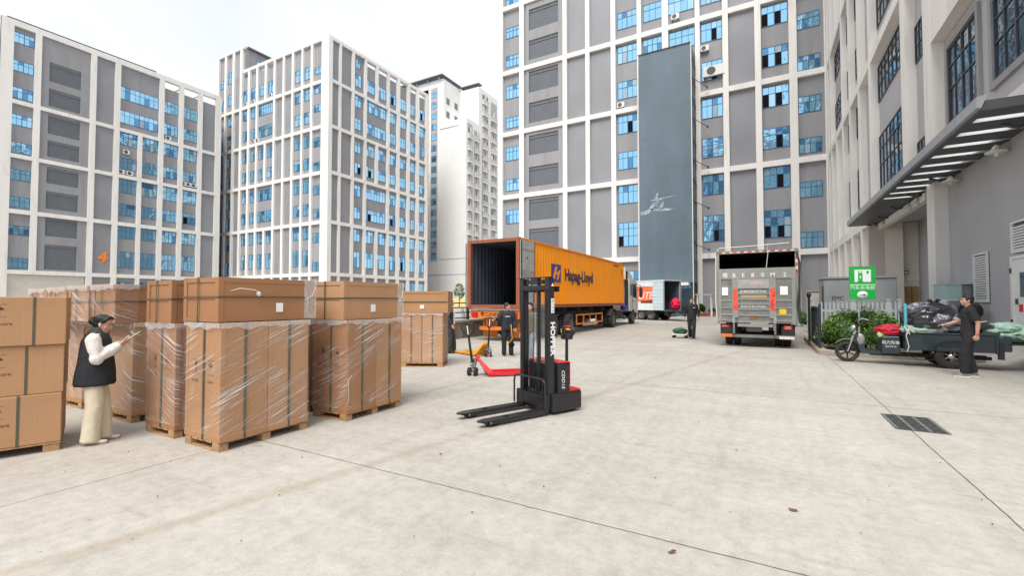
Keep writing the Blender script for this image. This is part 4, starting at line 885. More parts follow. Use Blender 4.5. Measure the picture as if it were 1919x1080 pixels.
carton(-13.5, -12.65, 4.2, 5.2, .102, 1.78, 'squat far carton showing its top above the three flat cartons', CARD[1]); carton(-12.6, -11.9, 4.0, 5.0, .0, 1.83, 'brown far carton next to the row of wrapped stacks', CARD[2], strap=False, tray=False)
_M = T(-7.5, 8.78, 0) @ rot(0, 0, 27)
_P = lambda x0, x1, y0, y1: (x0, x1, y0, y1)
# stack beside the two men, turned a little: its cartons stand side by side
def stackE():
    nm = 'the farthest stack beside the two men'; x0, x1, y0, y1 = -.5, .55, 0, .72
    def rt(t): return t
    b = MB
    t = pallet(x0, x1, y0, y1, 'wooden pallet under '+nm, M=_M)
    for i, (a, c, cmm) in enumerate(((x0, 0.02, CARD[0]), (0.03, x1, CARD[1]))):
        t = thing('carton', ('left' if i == 0 else 'right')+' tall carton of '+nm, 'carton', (_M @ Vector(((a+c)/2, .36, .1))), group='tall cartons standing on pallets')
        q = MB(); q.box((a+.003, y0+.003, .102), (c-.003, y1, 1.34), cmm, _M, bev=.006); q.build('body', t)
        q = MB(); q.box((a, y0-.006, .101), (c, y0+.002, .165), cmm, _M); q.build('base_tray', t)
        q = MB(); xc = (a+c)/2; q.box((xc-.012, y0-.014, .1), (xc+.012, y0-.007, 1.345), STRAP, _M); q.build('strap', t)
    film(x0, x1, y0, y1, .16, 1.345, 'clear film round both tall cartons of '+nm, FILM[2], _M)
    t = thing('carton_crate', 'long carton laid on top of '+nm, 'carton', (_M @ Vector((0, .36, 1.35))), group='long cartons laid on top of the tall ones')
    q = MB(); q.box((x0-.02, -.01, 1.352), (x1+.13, .7, 1.885), CARD[0], _M, bev=.005); q.build('body', t)
    q = MB()
    for z0, z1 in ((1.353, 1.39), (1.83, 1.884)): q.box((x0-.02, -.02, z0), (x1+.13, -.005, z1), CARD[0], _M)
    q.box((x1+.06, -.019, 1.39), (x1+.13, -.005, 1.83), CARD[0], _M); q.build('edge_board', t)
    q = MB(); q.box((x0-.02, -.027, 1.61), (x1+.13, -.021, 1.628), STRAP, _M); q.build('strap', t)
    q = MB(); q.box((-.02, -.024, 1.45), (.08, -.021, 1.54), LABELP, _M); q.build('paper_label', t)
stackE()
# loose film on the long cartons
for (x0, x1, y0, y1, z0, z1, lb) in ((-5.95, -5.2, 3.82, 3.975, 1.42, 1.915, 'crumpled clear film round the far end of the nearest long carton'), (-5.74, -5.04, 5.36, 5.465, 1.39, 1.925, 'crumpled clear film round the far end of the second long carton')):
    b = MB(); b.box((x0-.004, y0, z0), (x1+.006, y1+.006, z1+.004), FILMW)
    b.tube([(x1+.012, y0+.01, z0+.35), (x1+.02, y0+.03, z0+.2), (x1+.018, y0+.0, z0+.1), (x1+.02, y0+.05, z0+.03)], [.002, .004, .002, .004], FILMS, 6)
    b.tube([(x1+.012, y1, z0+.44), (x1+.02, y1-.06, z0+.3), (x1+.02, y0, z0+.24)], [.002, .004, .003], FILMS, 6); tag(b.build('film_scrap'), lb, 'plastic film', 'clear stretch film round the cartons')
b = MB(); b.tube([(-5.198, 2.88, 1.76), (-5.19, 2.98, 1.79), (-5.185, 3.15, 1.775), (-5.19, 3.2, 1.74)], [.003, .006, .006, .004], FILMS, 6); b.ell((-5.19, 3.2, 1.73), (.015, .03, .03), FILMS, 8, 6)
tag(b.build('film_tail'), 'twisted tail of clear film on the side of the nearest long carton', 'plastic film', 'clear stretch film round the cartons')
b = MB(); b.tube([(-4.975, 4.40, .62), (-4.97, 4.33, .55), (-4.965, 4.335, .42), (-4.967, 4.34, .3), (-4.97, 4.3, .22), (-4.97, 4.36, .2)], [.002, .004, .002, .003, .002, .004], FILMS, 6)
tag(b.build('film_tail'), 'thin dangling tail of clear film low on the second stack', 'plastic film', 'clear stretch film round the cartons')
# three flat cartons at the left edge
_A = T(-6.80, 2.0, 0) @ rot(0, 0, -18.7)      # local -Y runs back toward the camera's left, local +X face is seen
pl = thing('pallet', 'wooden pallet under the three flat cartons at the left edge', 'pallet', (_A @ Vector((-.4, -.75, 0))), group='wooden pallets under the cartons')
b = MB(); b.box((-.85, -1.55, .085), (-.0, -.02, .1), WOOD, _A); b.build('deck', pl); b = MB()
for y in (-.16, -.8, -1.5):
    for x in (-.1, -.45, -.83): b.box((x, y, .0), (x+.09, y+.13, .085), WOOD, _A)
b.build('block', pl)
for i, (z0, z1, pos) in enumerate(((.102, .635, 'bottom'), (.637, 1.165, 'middle'), (1.167, 1.69, 'top'))):
    t = thing('flat_carton', pos+' one of the three flat cartons stacked at the left edge', 'carton', (_A @ Vector((-.4, -.75, z0))), group='flat cartons at the left edge')
    b = MB(); dx = (0, -.015, .01)[i]; b.box((-.86+dx, -1.6, z0), (.0+dx, .0-.02*(2-i)/2, z1), CARD[1], _A, bev=.01); b.build('body', t)
    b = MB(); yy = (-.33, -.28, -.23)[i]-.02; b.box((dx+.001, yy-.011, z0), (dx+.004, yy+.011, z1), STRAP, _A); b.build('strap', t)
    b = MB(); MM = _A @ rot(0, 0, 90); prints(b, -.50, z0+.36, -dx-.002, .14, MM, True); b.build('printed_mark', t)
    text_mb('Handle with care', .05, INK, _A @ T(dx+.002, -.58, z0+.24) @ rot(90, 0, 90), ext=0, parent=t, local=False)
# ------------------------------------------------------------------ electric stacker
BLK = mat('stacker_black', (.012, .012, .014), .38, var=.15, vs=4, coat=.1); BLK2 = mat('mast_black', (.016, .016, .02), .32, var=.1, vs=3); REDP = mat('red_paint', (.62, .012, .02), .3, var=.06, vs=6)
STL = mat('bare_steel', (.35, .35, .35), .35, metal=.9, var=.15, vs=10); RUB = mat('rubber', (.018, .018, .018), .75, var=.2, vs=10); YEL = mat('yellow_plastic', (.85, .5, .02), .4); WHT = mat('decal_white', (.82, .82, .82), .45)
MESHP = None
def clear_mat():
    m = bpy.data.materials.new('clear_shield'); m.use_nodes = True; b = m.node_tree.nodes['Principled BSDF']; b.inputs['Alpha'].default_value = .12; b.inputs['Roughness'].default_value = .08; b.inputs['Base Color'].default_value = (.8, .85, .85, 1); return m
CLEAR = clear_mat()
st = thing('electric_stacker', 'black electric stacker truck with tall mast, low forks and red trim', 'forklift', (-3.025, 6.086, 0), math.radians(-24))
for s in (-1, 1):
    b = MB(); xo = .265*s
    b.prism([(xo-.07, -.02), (xo+.07, -.02), (xo+.075, -.5), (xo+.075, -1.02), (xo+.05, -1.12), (xo+.02, -1.155), (xo-.02, -1.155), (xo-.05, -1.12), (xo-.075, -1.02), (xo-.075, -.5)], .075, .092, BLK, 'z')
    b.box((xo-.07, -1.02, .04), (xo-.06, .0, .076), BLK); b.box((xo+.06, -1.02, .04), (xo+.07, .0, .076), BLK); b.box((xo-.058, -.9, .05), (xo+.058, 0, .07), BLK)
    b.prism([(-1.14, .078), (-1.05, .045), (-1.02, .04), (-1.02, .078)], xo-.05, xo+.05, BLK, 'x')
    b.box((xo-.04, -.74, .091), (xo+.04, -.66, .0935), DARK); b.box((xo-.055, -.3, .091), (xo+.055, -.12, .094), BLK2)
    f = b.build('fork', st, True)
    b = MB(); b.cyl((xo-.045, -.98, .04), (xo+.045, -.98, .04), .039, RUB); b.cyl((xo-.045, -.90, .04), (xo+.045, -.90, .04), .039, RUB); b.cyl((xo-.062, -.98, .045), (xo+.063, -.98, .045), .012, STL); b.cyl((xo+.071, -1.0, .062), (xo+.078, -1.0, .062), .014, STL, 12); b.build('load_roller', f, True)
for s in (-1, 1):   # outer mast channels
    b = MB(); x0 = s*.33; x1 = s*.235
    b.box((x0, 0, .08), (x0-s*.02, .115, 1.985), BLK2, bev=.004); b.box((x0-s*.018, .0, .08), (x0-s*.08, .018, 1.98), BLK2); b.box((x0-s*.018, .098, .08), (x0-s*.07, .115, 1.98), BLK2)
    b.box((s*.27, .02, .1), (s*.252, .09, 1.955), BLK2); b.box((s*.252, .02, .1), (s*.235, .03, 1.95), BLK2); b.build('mast_channel', st, True)
b = MB()
b.box((-.36, -.01, 1.985), (.36, .06, 1.998), BLK2); b.box((-.33, -.012, 1.80), (.36, .008, 1.875), BLK2, bev=.004); b.box((-.2, .02, 1.9), (.2, .1, 1.96), BLK2, bev=.004); b.box((-.33, .162, 1.78), (.38, .175, 1.86), BLK2); b.box((-.24, .13, .3), (.24, .165, .42), BLK2); b.box((-.07, -.005, 1.84), (.1, .07, 1.985), BLK2, bev=.01); b.build('cross_member', st, True)
b = MB(); b.cyl((.045, .07, .1), (.045, .07, 1.9), .026, BLK); b.cyl((.045, .07, 1.2), (.045, .07, 1.84), .02, BLK2); b.build('lift_cylinder', st, True)
for xx in (.0, .075):
    b = MB(); k = 0; z = .35
    while z < 1.88: b.box((xx-.009, -.006+(.004 if k % 2 else 0), z), (xx+.009, .006, z+.02), BLK); z += .028; k += 1
    b.build('chain', st, True)
b = MB(); b.tube([(.06, .05, 1.86), (.075, .06, 1.2), (.07, .07, .6)], .009, BLK2, 6); b.build('hose', st, True)
b = MB(); b.box((-.2, .155, .7), (.2, .158, 1.75), CLEAR); b.build('clear_shield', st, True)
b = MB(); b.box((.095, .156, .8), (.19, .16, 1.12), WHT)
for i in range(11): b.box((.097, .1545, .82+i*.027), (.188, .1555, .823+i*.027), WFRAMED)
for xx in (.115, .15): b.box((xx, .154, .82), (xx+.002, .1552, 1.11), WFRAMED)
b.build('load_chart', st, True)
b = MB(); b.box((-.3, -.055, .12), (.3, -.02, .27), BLK, bev=.004)   # carriage
b.box((-.3, -.075, .255), (.3, -.055, .285), BLK); b.box((-.34, -.06, .075), (-.19, -.01, .3), BLK); b.box((.19, -.06, .075), (.34, -.01, .3), BLK)
for i in range(6): b.box((-.24+i*.09, -.08, .285), (-.18+i*.09, -.05, .3), BLK2)
b.build('fork_carriage', st, True)
b = MB()
b.tube([(-.36, -.09, .1), (-.36, -.09, .44), (-.34, -.09, .5), (-.29, -.09, .525), (.29, -.09, .525), (.34, -.09, .5), (.36, -.09, .44), (.36, -.09, .1)], .014, BLK2, 10)
for xx in (-.2, -.05, .1, .24): b.tube([(xx, -.05, .28), (xx, -.03, .52)], .007, BLK2, 6)
b.build('load_backrest', st, True)
b = MB(); b.box((-.33, .165, .09), (.36, .4, .735), BLK, bev=.02); b.box((-.3, .15, .42), (.3, .19, .7), BLK2); b.build('battery_cover', st, True)
b = MB(); b.box((-.32, .17, .735), (.36, .40, .752), REDP, bev=.006); b.box((.1, .395, .4), (.36, .405, .74), REDP); b.build('cover_trim', st, True)
b = MB(); b.box((-.36, .04, .035), (.38, .63, .31), BLK, bev=.03); b.build('chassis', st, True)
b = MB(); b.prism([(.40, .311), (.62, .311), (.60, .335), (.42, .35)], -.32, .36, REDP, 'x'); b.cyl((.1, .5, .33), (.1, .5, .46), .06, REDP, 16); b.build('rear_trim', st, True)
b = MB(); b.cyl((-.1, .45, .115), (.1, .45, .115), .112, RUB, 20); b.build('drive_wheel', st, True)
for s in (-1, 1): b = MB(); b.cyl((s*.3-.03, .5, .05), (s*.3+.03, .5, .05), .05, RUB, 16); b.build('caster_wheel', st, True)
b = MB(); b.tube([(.12, .54, .38), (.12, .56, .44), (.12, .565, 1.08)], [.04, .038, .03], BLK, 4); h = b.build('tiller_arm', st, True)
b = MB(); b.box((.04, .5, 1.05), (.2, .63, 1.13), BLK, bev=.02); b.tube([(.0+.12, .52, 1.13), (.12, .5, 1.19), (.12, .53, 1.25)], .035, BLK, 10)
lp = [(.12+.13*math.cos(a), .60+.03*math.sin(a), 1.17+.075*math.sin(a)) for a in [math.radians(q) for q in range(-200, 21, 20)]]
b.tube(lp, .02, BLK2, 8); b.tube([(-.01, .6, 1.18), (.01, .59, 1.235), (.22, .59, 1.24), (.25, .6, 1.18)], .018, BLK2, 8); b.build('control_head', h, True)
b = MB(); b.box((.06, .49, 1.15), (.12, .53, 1.215), YEL, bev=.008); b.box((.16, .5, 1.2), (.22, .54, 1.225), YEL, bev=.006); b.build('button', h, True)
b = MB(); b.box((.07, .54, 1.238), (.2, .6, 1.262), REDP, bev=.01); b.build('emergency_switch', h, True)
MX = lambda x, y, z: T(x, y, z) @ rot(90, 0, 90) @ rot(0, 0, -90)
text_mb('HOPPER', .115, WHT, MX(.3315, .082, 1.10) @ Matrix.Diagonal((1.15, 1, 1, 1)), ext=.0006, parent=st, bold=.004, name='maker_lettering')
text_mb('CDD15', .085, WHT, MX(.3615, .26, .50), ext=.0006, parent=st, name='type_lettering', shear=.25)
b = MB(); b.box((.331, .055, 1.47), (.3322, .115, 1.68), WHT); b.add([(.3325, .055, 1.86), (.3325, .11, 1.86), (.3325, .083, 1.91)], [(0,1,2)], WHT); d = b.build('decal', st, True)
text_mb('诺力叉车', .05, BLK2, MX(.3325, .085, 1.575), ext=.0003, parent=st, name='decal_lettering')
text_mb('CDD15', .035, WHT, T(.04, -.0065, 1.87) @ rot(90), ext=.0004, parent=st, name='plate_lettering')
# ------------------------------------------------------------------ hand pallet trucks
def pallet_truck(nm, lb, loc, rz, paint, steer=0, htilt=0):
    t = thing(nm, lb, 'pallet truck', loc, rz, 'hand pallet trucks')
    for s in (-1, 1):
        xo = .19*s; b = MB()
        b.prism([(xo-.08, .3), (xo+.08, .3), (xo+.08, 1.4), (xo+.05, 1.5), (xo, 1.53), (xo-.05, 1.5), (xo-.08, 1.4)], .075, .085, paint, 'z'); b.box((xo-.08, .3, .03), (xo-.072, 1.42, .0755), paint); b.box((xo+.072, .3, .03), (xo+.08, 1.42, .0755), paint)
        f = b.build('fork', t, True); b = MB(); b.cyl((xo-.04, 1.35, .04), (xo+.04, 1.35, .04), .038, RUB, 14); b.build('roller', f, True)
    b = MB()
    b.add([(-.27, .32, .03), (.27, .32, .03), (.27, .32, .10), (-.27, .32, .10), (-.08, .08, .40), (.08, .08, .40), (.08, .12, .42), (-.08, .12, .42), (-.27, .42, .085), (.27, .42, .085)], [(0,1,5,4), (0,4,7,8), (1,9,6,5), (4,5,6,7), (7,6,9,8), (0,8,9,1)], paint)
    b.prism([(.05, .36), (.12, .44), (.16, .42), (.13, .3)], -.07, .07, paint, 'x'); b.build('body', t, True)
    b = MB(); b.cyl((0, .02, .15), (0, .06, .38), .045, STL); b.box((-.09, -.04, .2), (.09, .05, .235), STL); b.box((-.06, -.06, .28), (.06, -.0, .3), STL); b.cyl((-.1, 0, .1), (.1, 0, .1), .02, STL, 8); b.build('pump', t, True)
    S_ = rot(0, 0, steer)
    for s in (-1, 1): b = MB(); b.cyl((s*.075-.025, 0, .092), (s*.075+.025, 0, .092), .092, RUB, 20, M=S_); w_ = b.build('steering_wheel', t, True); b = MB(); b.cyl((s*.075-.027, 0, .092), (s*.075+.027, 0, .092), .05, STL, 14, M=S_); b.build('hub', w_, True)
    b = MB(); S_ = rot(0, 0, steer); M_ = S_ @ T(0, -.03, .3) @ rot(0, htilt, 0) @ rot(8, 0, 0)
    b.tube([(0, 0, 0), (0, 0, .5), (0, 0, .62)], [.03, .024, .022], BLK, 10, M_); h = b.build('handle', t, True)
    b = MB(); lp = [(.0, 0, .56), (.07, 0, .61), (.125, 0, .70), (.14, 0, .79), (.11, 0, .85), (.0, 0, .87), (-.11, 0, .85), (-.14, 0, .79), (-.125, 0, .70), (-.07, 0, .61), (0, 0, .56)]
    b.tube(lp, .015, BLK, 8, M_); b.build('grip', h, True); b = MB(); b.box((-.018, -.012, .6), (.018, .012, .86), BLK, M_); b.box((-.012, -.014, .62), (.012, -.012, .82), WHT, M_); b.tube([(.0, 0, .8), (.07, -.01, .78)], .008, BLK, 6, M_); b.build('lever', h, True)
pallet_truck('hand_pallet_truck', 'red hand pallet truck parked left of the black stacker', (-5.62, 8.30, 0), math.radians(-47), REDP, htilt=-5, steer=60)
YPT = mat('orange_paint', (.75, .3, .02), .4, var=.12, vs=5, dirt=(.3,.12,.03), ds=4, da=.5)
pallet_truck('hand_pallet_truck', 'orange hand pallet truck in front of the man beside the trailer', (-7.1, 11.3, 0), math.radians(68), YPT, htilt=3, steer=-36)
# ------------------------------------------------------------------ orange container on a semi trailer
ORG = mat('container_orange', (1.0, .33, .003), .42, var=.04, vs=1.2, dirt=(.8,.22,.01), ds=1.4, da=.25)
RUST = mat('rusty_red_frame', (.30, .085, .035), .7, var=.3, vs=5, dirt=(.12,.045,.02), ds=5, da=.8)
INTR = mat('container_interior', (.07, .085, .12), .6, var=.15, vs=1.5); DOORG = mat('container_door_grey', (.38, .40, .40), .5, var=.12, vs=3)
TRLO = mat('trailer_orange', (.7, .2, .03), .5, var=.2, vs=4, dirt=(.18,.08,.03), ds=3, da=.7); CHS = mat('chassis_dark', (.022, .02, .02), .7, var=.3, vs=4); HUBG = mat('hub_grey', (.16, .155, .15), .5, metal=.3, var=.3, vs=14)
LBLUE = mat('emblem_blue', (.03, .05, .25), .45, var=.2, vs=4); TDARK = mat('lettering_dark_blue', (.03, .02, .05), .5); TIRE = mat('tyre_rubber', (.03, .029, .028), .85, var=.25, vs=12, dirt=(.10,.09,.08), ds=3, da=.5)
AL = mat('aluminium_dull', (.42, .42, .41), .4, metal=.5, var=.12, vs=5); LAMPR = mat('lamp_red', (.5, .01, .01), .3); LAMPA = mat('lamp_amber', (.7, .25, .02), .3)
def wheel(par, x, y, z, r, wd, s=1, dual=False, M=None, nm='wheel', rim=None):
    """wheel on the X axis; s gives the outer side"""
    b = MB(); o = T(x, y, z) @ rot(0, 90*s, 0); M_ = (M or Matrix()) @ o
    prof = [(r*.58, -wd/2), (r*.88, -wd/2), (r*.98, -wd*.42), (r, -wd*.3), (r, wd*.3), (r*.98, wd*.42), (r*.88, wd/2), (r*.62, wd*.49), (r*.58, wd*.4)]
    b.lathe(prof, TIRE, 32, M_)
    if dual: b.lathe([(p[0], p[1]-wd*1.15) for p in prof], TIRE, 32, M_)
    k = 26
    for i in range(k):
        a = 2*math.pi*i/k; b.box((-.012, r*.955, -wd*.42), (.012, r*1.004, wd*.42), CHS, M_ @ rot(0, 0, math.degrees(a)))
    w_ = b.build(nm, par, local=M is not None or par.get('_loc', False)); b = MB()
    b.lathe([(r*.59, wd*.42), (r*.5, wd*.2), (r*.3, wd*.05), (r*.25, wd*.22), (r*.12, wd*.3), (0, wd*.3)], rim or HUBG, 24, M_)
    for i in range(8): a = 2*math.pi*i/8; b.cyl((r*.36*math.cos(a), r*.36*math.sin(a), wd*.05), (r*.36*math.cos(a), r*.36*math.sin(a), wd*.2), .02, rim or HUBG, 6, M=M_)
    b.build('rim', w_, local=M is not None or par.get('_loc', False))
CX0, CX1, CY0, CY1, CZ0, CZ1 = -10.7, -8.26, 15.4, 30.2, 1.34, 4.12
con = thing('shipping_container', 'open orange shipping container with dark interior riding on the trailer', 'container', (-9.48, 22.8, CZ0))
b = MB(); P_ = []; y = CY0+.16; k = 0
def corr(b, x, s, z0, z1, y0, y1, mt, d=.036, pit=.28):
    pts = [(x, y0)]; y = y0
    while y < y1-pit: pts += [(x, y+pit*.26), (x-s*d, y+pit*.5), (x-s*d, y+pit*.76), (x, y+pit)]; y += pit
    pts.append((x, y1)); n = len(pts)
    b.add([(p[0], p[1], z0) for p in pts]+[(p[0], p[1], z1) for p in pts], [(i, i+1, n+i+1, n+i) for i in range(n-1)], mt)
b = MB(); corr(b, CX1-.01, 1, CZ0+.15, CZ1-.06, CY0+.15, CY1-.15, ORG); b.build('side_panel', con)
b = MB(); corr(b, CX0+.01, -1, CZ0+.15, CZ1-.06, CY0+.15, CY1-.15, ORG); b.build('side_panel', con)
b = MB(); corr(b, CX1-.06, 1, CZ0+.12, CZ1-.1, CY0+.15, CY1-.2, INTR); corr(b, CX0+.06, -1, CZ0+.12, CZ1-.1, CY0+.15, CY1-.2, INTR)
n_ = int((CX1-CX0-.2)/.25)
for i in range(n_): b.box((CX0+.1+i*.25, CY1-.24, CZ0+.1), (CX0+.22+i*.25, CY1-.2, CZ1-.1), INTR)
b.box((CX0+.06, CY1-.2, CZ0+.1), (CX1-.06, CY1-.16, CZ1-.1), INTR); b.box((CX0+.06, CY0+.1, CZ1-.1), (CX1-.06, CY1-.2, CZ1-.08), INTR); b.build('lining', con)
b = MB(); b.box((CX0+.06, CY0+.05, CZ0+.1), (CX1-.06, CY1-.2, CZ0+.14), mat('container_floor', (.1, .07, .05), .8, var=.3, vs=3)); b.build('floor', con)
b = MB(); b.box((CX0+.02, CY0+.1, CZ1-.07), (CX1-.02, CY1-.1, CZ1-.04), ORG); b.build('roof', con)
b = MB()
for x0, x1 in ((CX0, CX0+.16), (CX1-.16, CX1)):
    b.box((x0, CY0, CZ0), (x1, CY0+.14, CZ1), RUST, bev=.01)
b.box((CX0+.16, CY0+.01, CZ1-.13), (CX1-.16, CY0+.13, CZ1-.005), RUST); b.box((CX0+.16, CY0+.01, CZ0+.005), (CX1-.16, CY0+.13, CZ0+.14), RUST)
b.build('door_frame', con); b = MB()
for x0, x1 in ((CX0, CX0+.12), (CX1-.12, CX1)): b.box((x0, CY1-.15, CZ0), (x1, CY1, CZ1), ORG)
b.box((CX1-.1, CY0+.14, CZ1-.07), (CX1+.004, CY1-.15, CZ1-.002), ORG); b.box((CX1-.12, CY0+.14, CZ0+.001), (CX1+.004, CY1-.15, CZ0+.15), RUST); b.box((CX0, CY0+.14, CZ0), (CX0+.1, CY1-.15, CZ0+.15), RUST); b.box((CX0, CY0+.14, CZ1-.07), (CX0+.1, CY1-.15, CZ1-.002), ORG); b.box((CX0+.12, CY1-.1, CZ0), (CX1-.12, CY1, CZ1), ORG); b.build('rail', con)
b = MB()
for i in range(46): y = CY0+.3+i*.31; b.box((CX1+.003, y, CZ1-.062), (CX1+.006, y+.1, CZ1-.035), RUST)
b.build('rail_rivets', con)
b = MB()
for x in (CX0, CX1-.17):
    for y in (CY0-.002, CY1-.176):
        for z in (CZ0-.003, CZ1-.115): b.box((x-.003, y-.003, z), (x+.173, y+.178, z+.12), RUST, bev=.012)
b.build('corner_casting', con)
for sx, nm in ((1, 'right'), (-1, 'left')):
    X = CX1 if sx > 0 else CX0; b = MB(); b.box((X+sx*.02, CY0+.02, CZ0+.08), (X+sx*.065, CY0+1.2, CZ1-.1), DOORG, bev=.008)
    d = b.build('cargo_door', con); b = MB()
    for z0, z1 in ((CZ0+.5, CZ0+.56), (CZ0+1.2, CZ0+1.5), (CZ0+2.3, CZ0+2.36)): b.box((X+sx*.066, CY0+.1, z0), (X+sx*.075, CY0+1.12, z1), AL)
    b.box((X+sx*.066, CY0+.0, CZ0+.1), (X+sx*.085, CY0+.06, CZ1-.12), DARK); b.box((X+sx*.066, CY0+1.15, CZ0+.1), (X+sx*.085, CY0+1.2, CZ1-.12), RUST); b.build('door_rib', d)
    if sx > 0:
        b = MB(); b.box((X+.067, CY0+.2, CZ0+.85), (X+.07, CY0+.5, CZ0+1.18), WHT); b.box((X+.067, CY0+.72, CZ0+.8), (X+.07, CY0+1.02, CZ0+1.16), WHT); b.box((X+.067, CY0+.5, CZ0+1.95), (X+.07, CY0+.56, CZ0+2.05), DARK); b.build('sticker', d)
b = MB(); X = CX1+.0045; b.box((X-.003, 18.38, 2.5), (X+.001, 19.45, 3.3), LBLUE)
b.add([(X+.003, 18.5, 2.6), (X+.003, 18.75, 2.6), (X+.003, 19.05, 3.2), (X+.003, 18.8, 3.2)], [(0,1,2,3)], ORG); b.add([(X+.003, 18.95, 2.6), (X+.003, 19.15, 2.6), (X+.003, 19.38, 3.05), (X+.003, 19.2, 3.05)], [(0,1,2,3)], ORG); b.add([(X+.0035, 18.8, 2.85), (X+.0035, 19.3, 2.85), (X+.0035, 19.35, 2.95), (X+.0035, 18.85, 2.95)], [(0,1,2,3)], ORG); b.build('emblem', con)
text_mb('Hapag-Lloyd', .78, TDARK, T(CX1+.001, 21.95, 2.86) @ rot(90, 0, 90), ext=.004, parent=con, name='company_lettering', bold=.022, local=False, sx=1.02)
text_mb('HLXU 626109 2', .16, TDARK, T(CX1+.001, 28.4, 3.85) @ rot(90, 0, 90), ext=.004, parent=con, name='number_lettering', local=False)
text_mb('8', .5, RUST, T(CX1+.001, 29.7, 3.5) @ rot(90, 0, 90), ext=.004, parent=con, name='number_lettering', local=False)
tr = thing('semi_trailer', 'orange and black semi trailer frame under the orange container', 'trailer', (-9.48, 22.8, 0))
b = MB()
for x in (-9.95, -9.1): b.box((x, 15.6, .95), (x+.13, 30, 1.33), CHS)
for y in range(16, 30, 2): b.box((-10.6, y, 1.12), (-8.35, y+.1, 1.3), CHS)
b.box((-10.65, 15.45, 1.26), (-8.3, 15.6, 1.335), AL); b.build('chassis', tr)
b = MB(); b.box((-10.62, 15.5, .93), (-8.32, 15.6, 1.25), TRLO, bev=.01); b.build('rear_beam', tr)
text_mb('粤CUN80挂', .2, CHS, T(-9.6, 15.49, 1.09) @ rot(90), ext=.002, parent=tr, name='number_lettering', local=False)
b = MB(); b.box((-9.75, 15.485, .98), (-9.2, 15.5, 1.2), YEL); 
b = MB()
for x in (-10.5, -8.65): b.box((x, 15.42, 1.0), (x+.25, 15.495, 1.18), LAMPR)
b.build('tail_lamp', tr)
b = MB(); b.box((-10.5, 16.3, .12), (-9.8, 16.33, .9), TRLO); b.box((-9.1, 16.3, .12), (-8.4, 16.33, .9), TRLO); b.build('mud_flap', tr)
b = MB(); b.box((-10.3, 15.7, .45), (-8.6, 15.82, .6), TRLO); b.box((-10.0, 15.72, .6), (-9.9, 15.8, 1.0), TRLO); b.box((-9.0, 15.72, .6), (-8.9, 15.8, 1.0), TRLO); b.build('underrun_bar', tr)
for y in (17.1, 18.45, 20.4):
    b = MB(); b.cyl((-10.3, y, .5), (-8.4, y, .5), .07, CHS, 12); b.box((-9.2, y-.5, .62), (-9.05, y+.5, .72), CHS); b.build('axle', tr)
    for s, x in ((1, -8.27), (-1, -10.69)):
        if y == 17.1: continue
        wheel(tr, x, y, .5, .5, .27, s, True)
b = MB()
for y0, y1, z0, z1 in ((21.6, 25.8, .88, .96), (21.6, 25.8, .42, .5), (21.6, 21.68, .5, .88), (23.6, 23.68, .5, .88), (24.6, 24.68, .5, .88), (22.6, 22.68, .5, .88), (25.72, 25.8, .5, .88)): b.box((-8.36, y0, z0), (-8.31, y1, z1), TRLO)
b.build('side_guard', tr)
b = MB(); b.lathe([(.3, -.13), (.45, -.13), (.5, -.08), (.5, .08), (.45, .13), (.3, .13)], TIRE, 28, T(-9.0, 23.4, .62)); b.build('spare_wheel', tr)
b = MB()
for x in (-10.3, -8.7): b.box((x, 26.3, .3), (x+.14, 26.46, 1.1), CHS); b.box((x-.08, 26.2, .22), (x+.22, 26.55, .3), CHS)
b.build('landing_leg', tr)
CABW = mat('cab_white', (.68, .66, .6), .35, var=.06, vs=2, coat=.2)
tk = thing('tractor_unit', 'pale cab tractor truck at the front of the orange container', 'truck', (-9.48, 30.5, 0))
b = MB(); b.prism([(31.4, .95), (33.75, .75), (33.8, 1.7), (33.55, 3.0), (33.2, 3.15), (31.4, 3.15)], -10.7, -8.2, CABW, 'x'); c = b.build('cab', tk)
b = MB()
b.prism([(32.25, 1.95), (33.45, 1.75), (33.3, 2.85), (32.25, 2.85)], -8.195, -8.19, GLASSD, 'x'); b.prism([(31.65, 2.0), (32.05, 2.0), (32.05, 2.8), (31.65, 2.8)], -8.195, -8.19, GLASSD, 'x'); b.build('window', c)
b = MB(); b.box((-8.198, 32.15, 1.2), (-8.185, 32.17, 2.95), CHS); b.box((-8.198, 33.5, 1.2), (-8.185, 33.52, 1.75), CHS); b.box((-8.2, 32.25, 1.62), (-8.17, 32.45, 1.68), CHS); b.build('door_gap', c)
b = MB(); b.box((-8.05, 33.6, 1.9), (-7.85, 33.75, 2.6), CHS, bev=.03); b.tube([(-8.2, 33.4, 2.9), (-7.95, 33.6, 2.75), (-7.95, 33.65, 2.6)], .02, CHS, 6); b.build('mirror', c)
b = MB(); b.prism([(31.0, 3.12), (33.3, 3.12), (32.5, 3.5), (31.1, 3.95), (30.95, 3.95)], -10.3, -8.35, CABW, 'x'); b.box((-8.345, 31.1, 3.15), (-8.34, 31.5, 3.7), DARK); b.build('roof_deflector', c)
b = MB(); b.box((-8.35, 30.75, 1.3), (-8.25, 31.3, 3.1), CHS); b.build('cab_side_fairing', tk)
b = MB()
for x in (-9.95, -9.1): b.box((x, 26.4, .7), (x+.13, 33.4, .93), CHS)
b.box((-8.8, 28.3, .45), (-8.3, 30.2, .95), CHS, bev=.05); b.box((-10.5, 28.3, .45), (-9.9, 29.8, .95), CHS, bev=.05); b.build('chassis', tk)
b = MB(); b.tube([(-8.35, 28.2, .38), (-8.35, 30.9, .38)], .04, AL, 8); b.tube([(-8.35, 28.2, .6), (-8.35, 30.9, .6)], .03, AL, 8); b.build('side_guard', tk)
BLUE_B = mat('blue_plastic', (.03, .06, .4), .5)
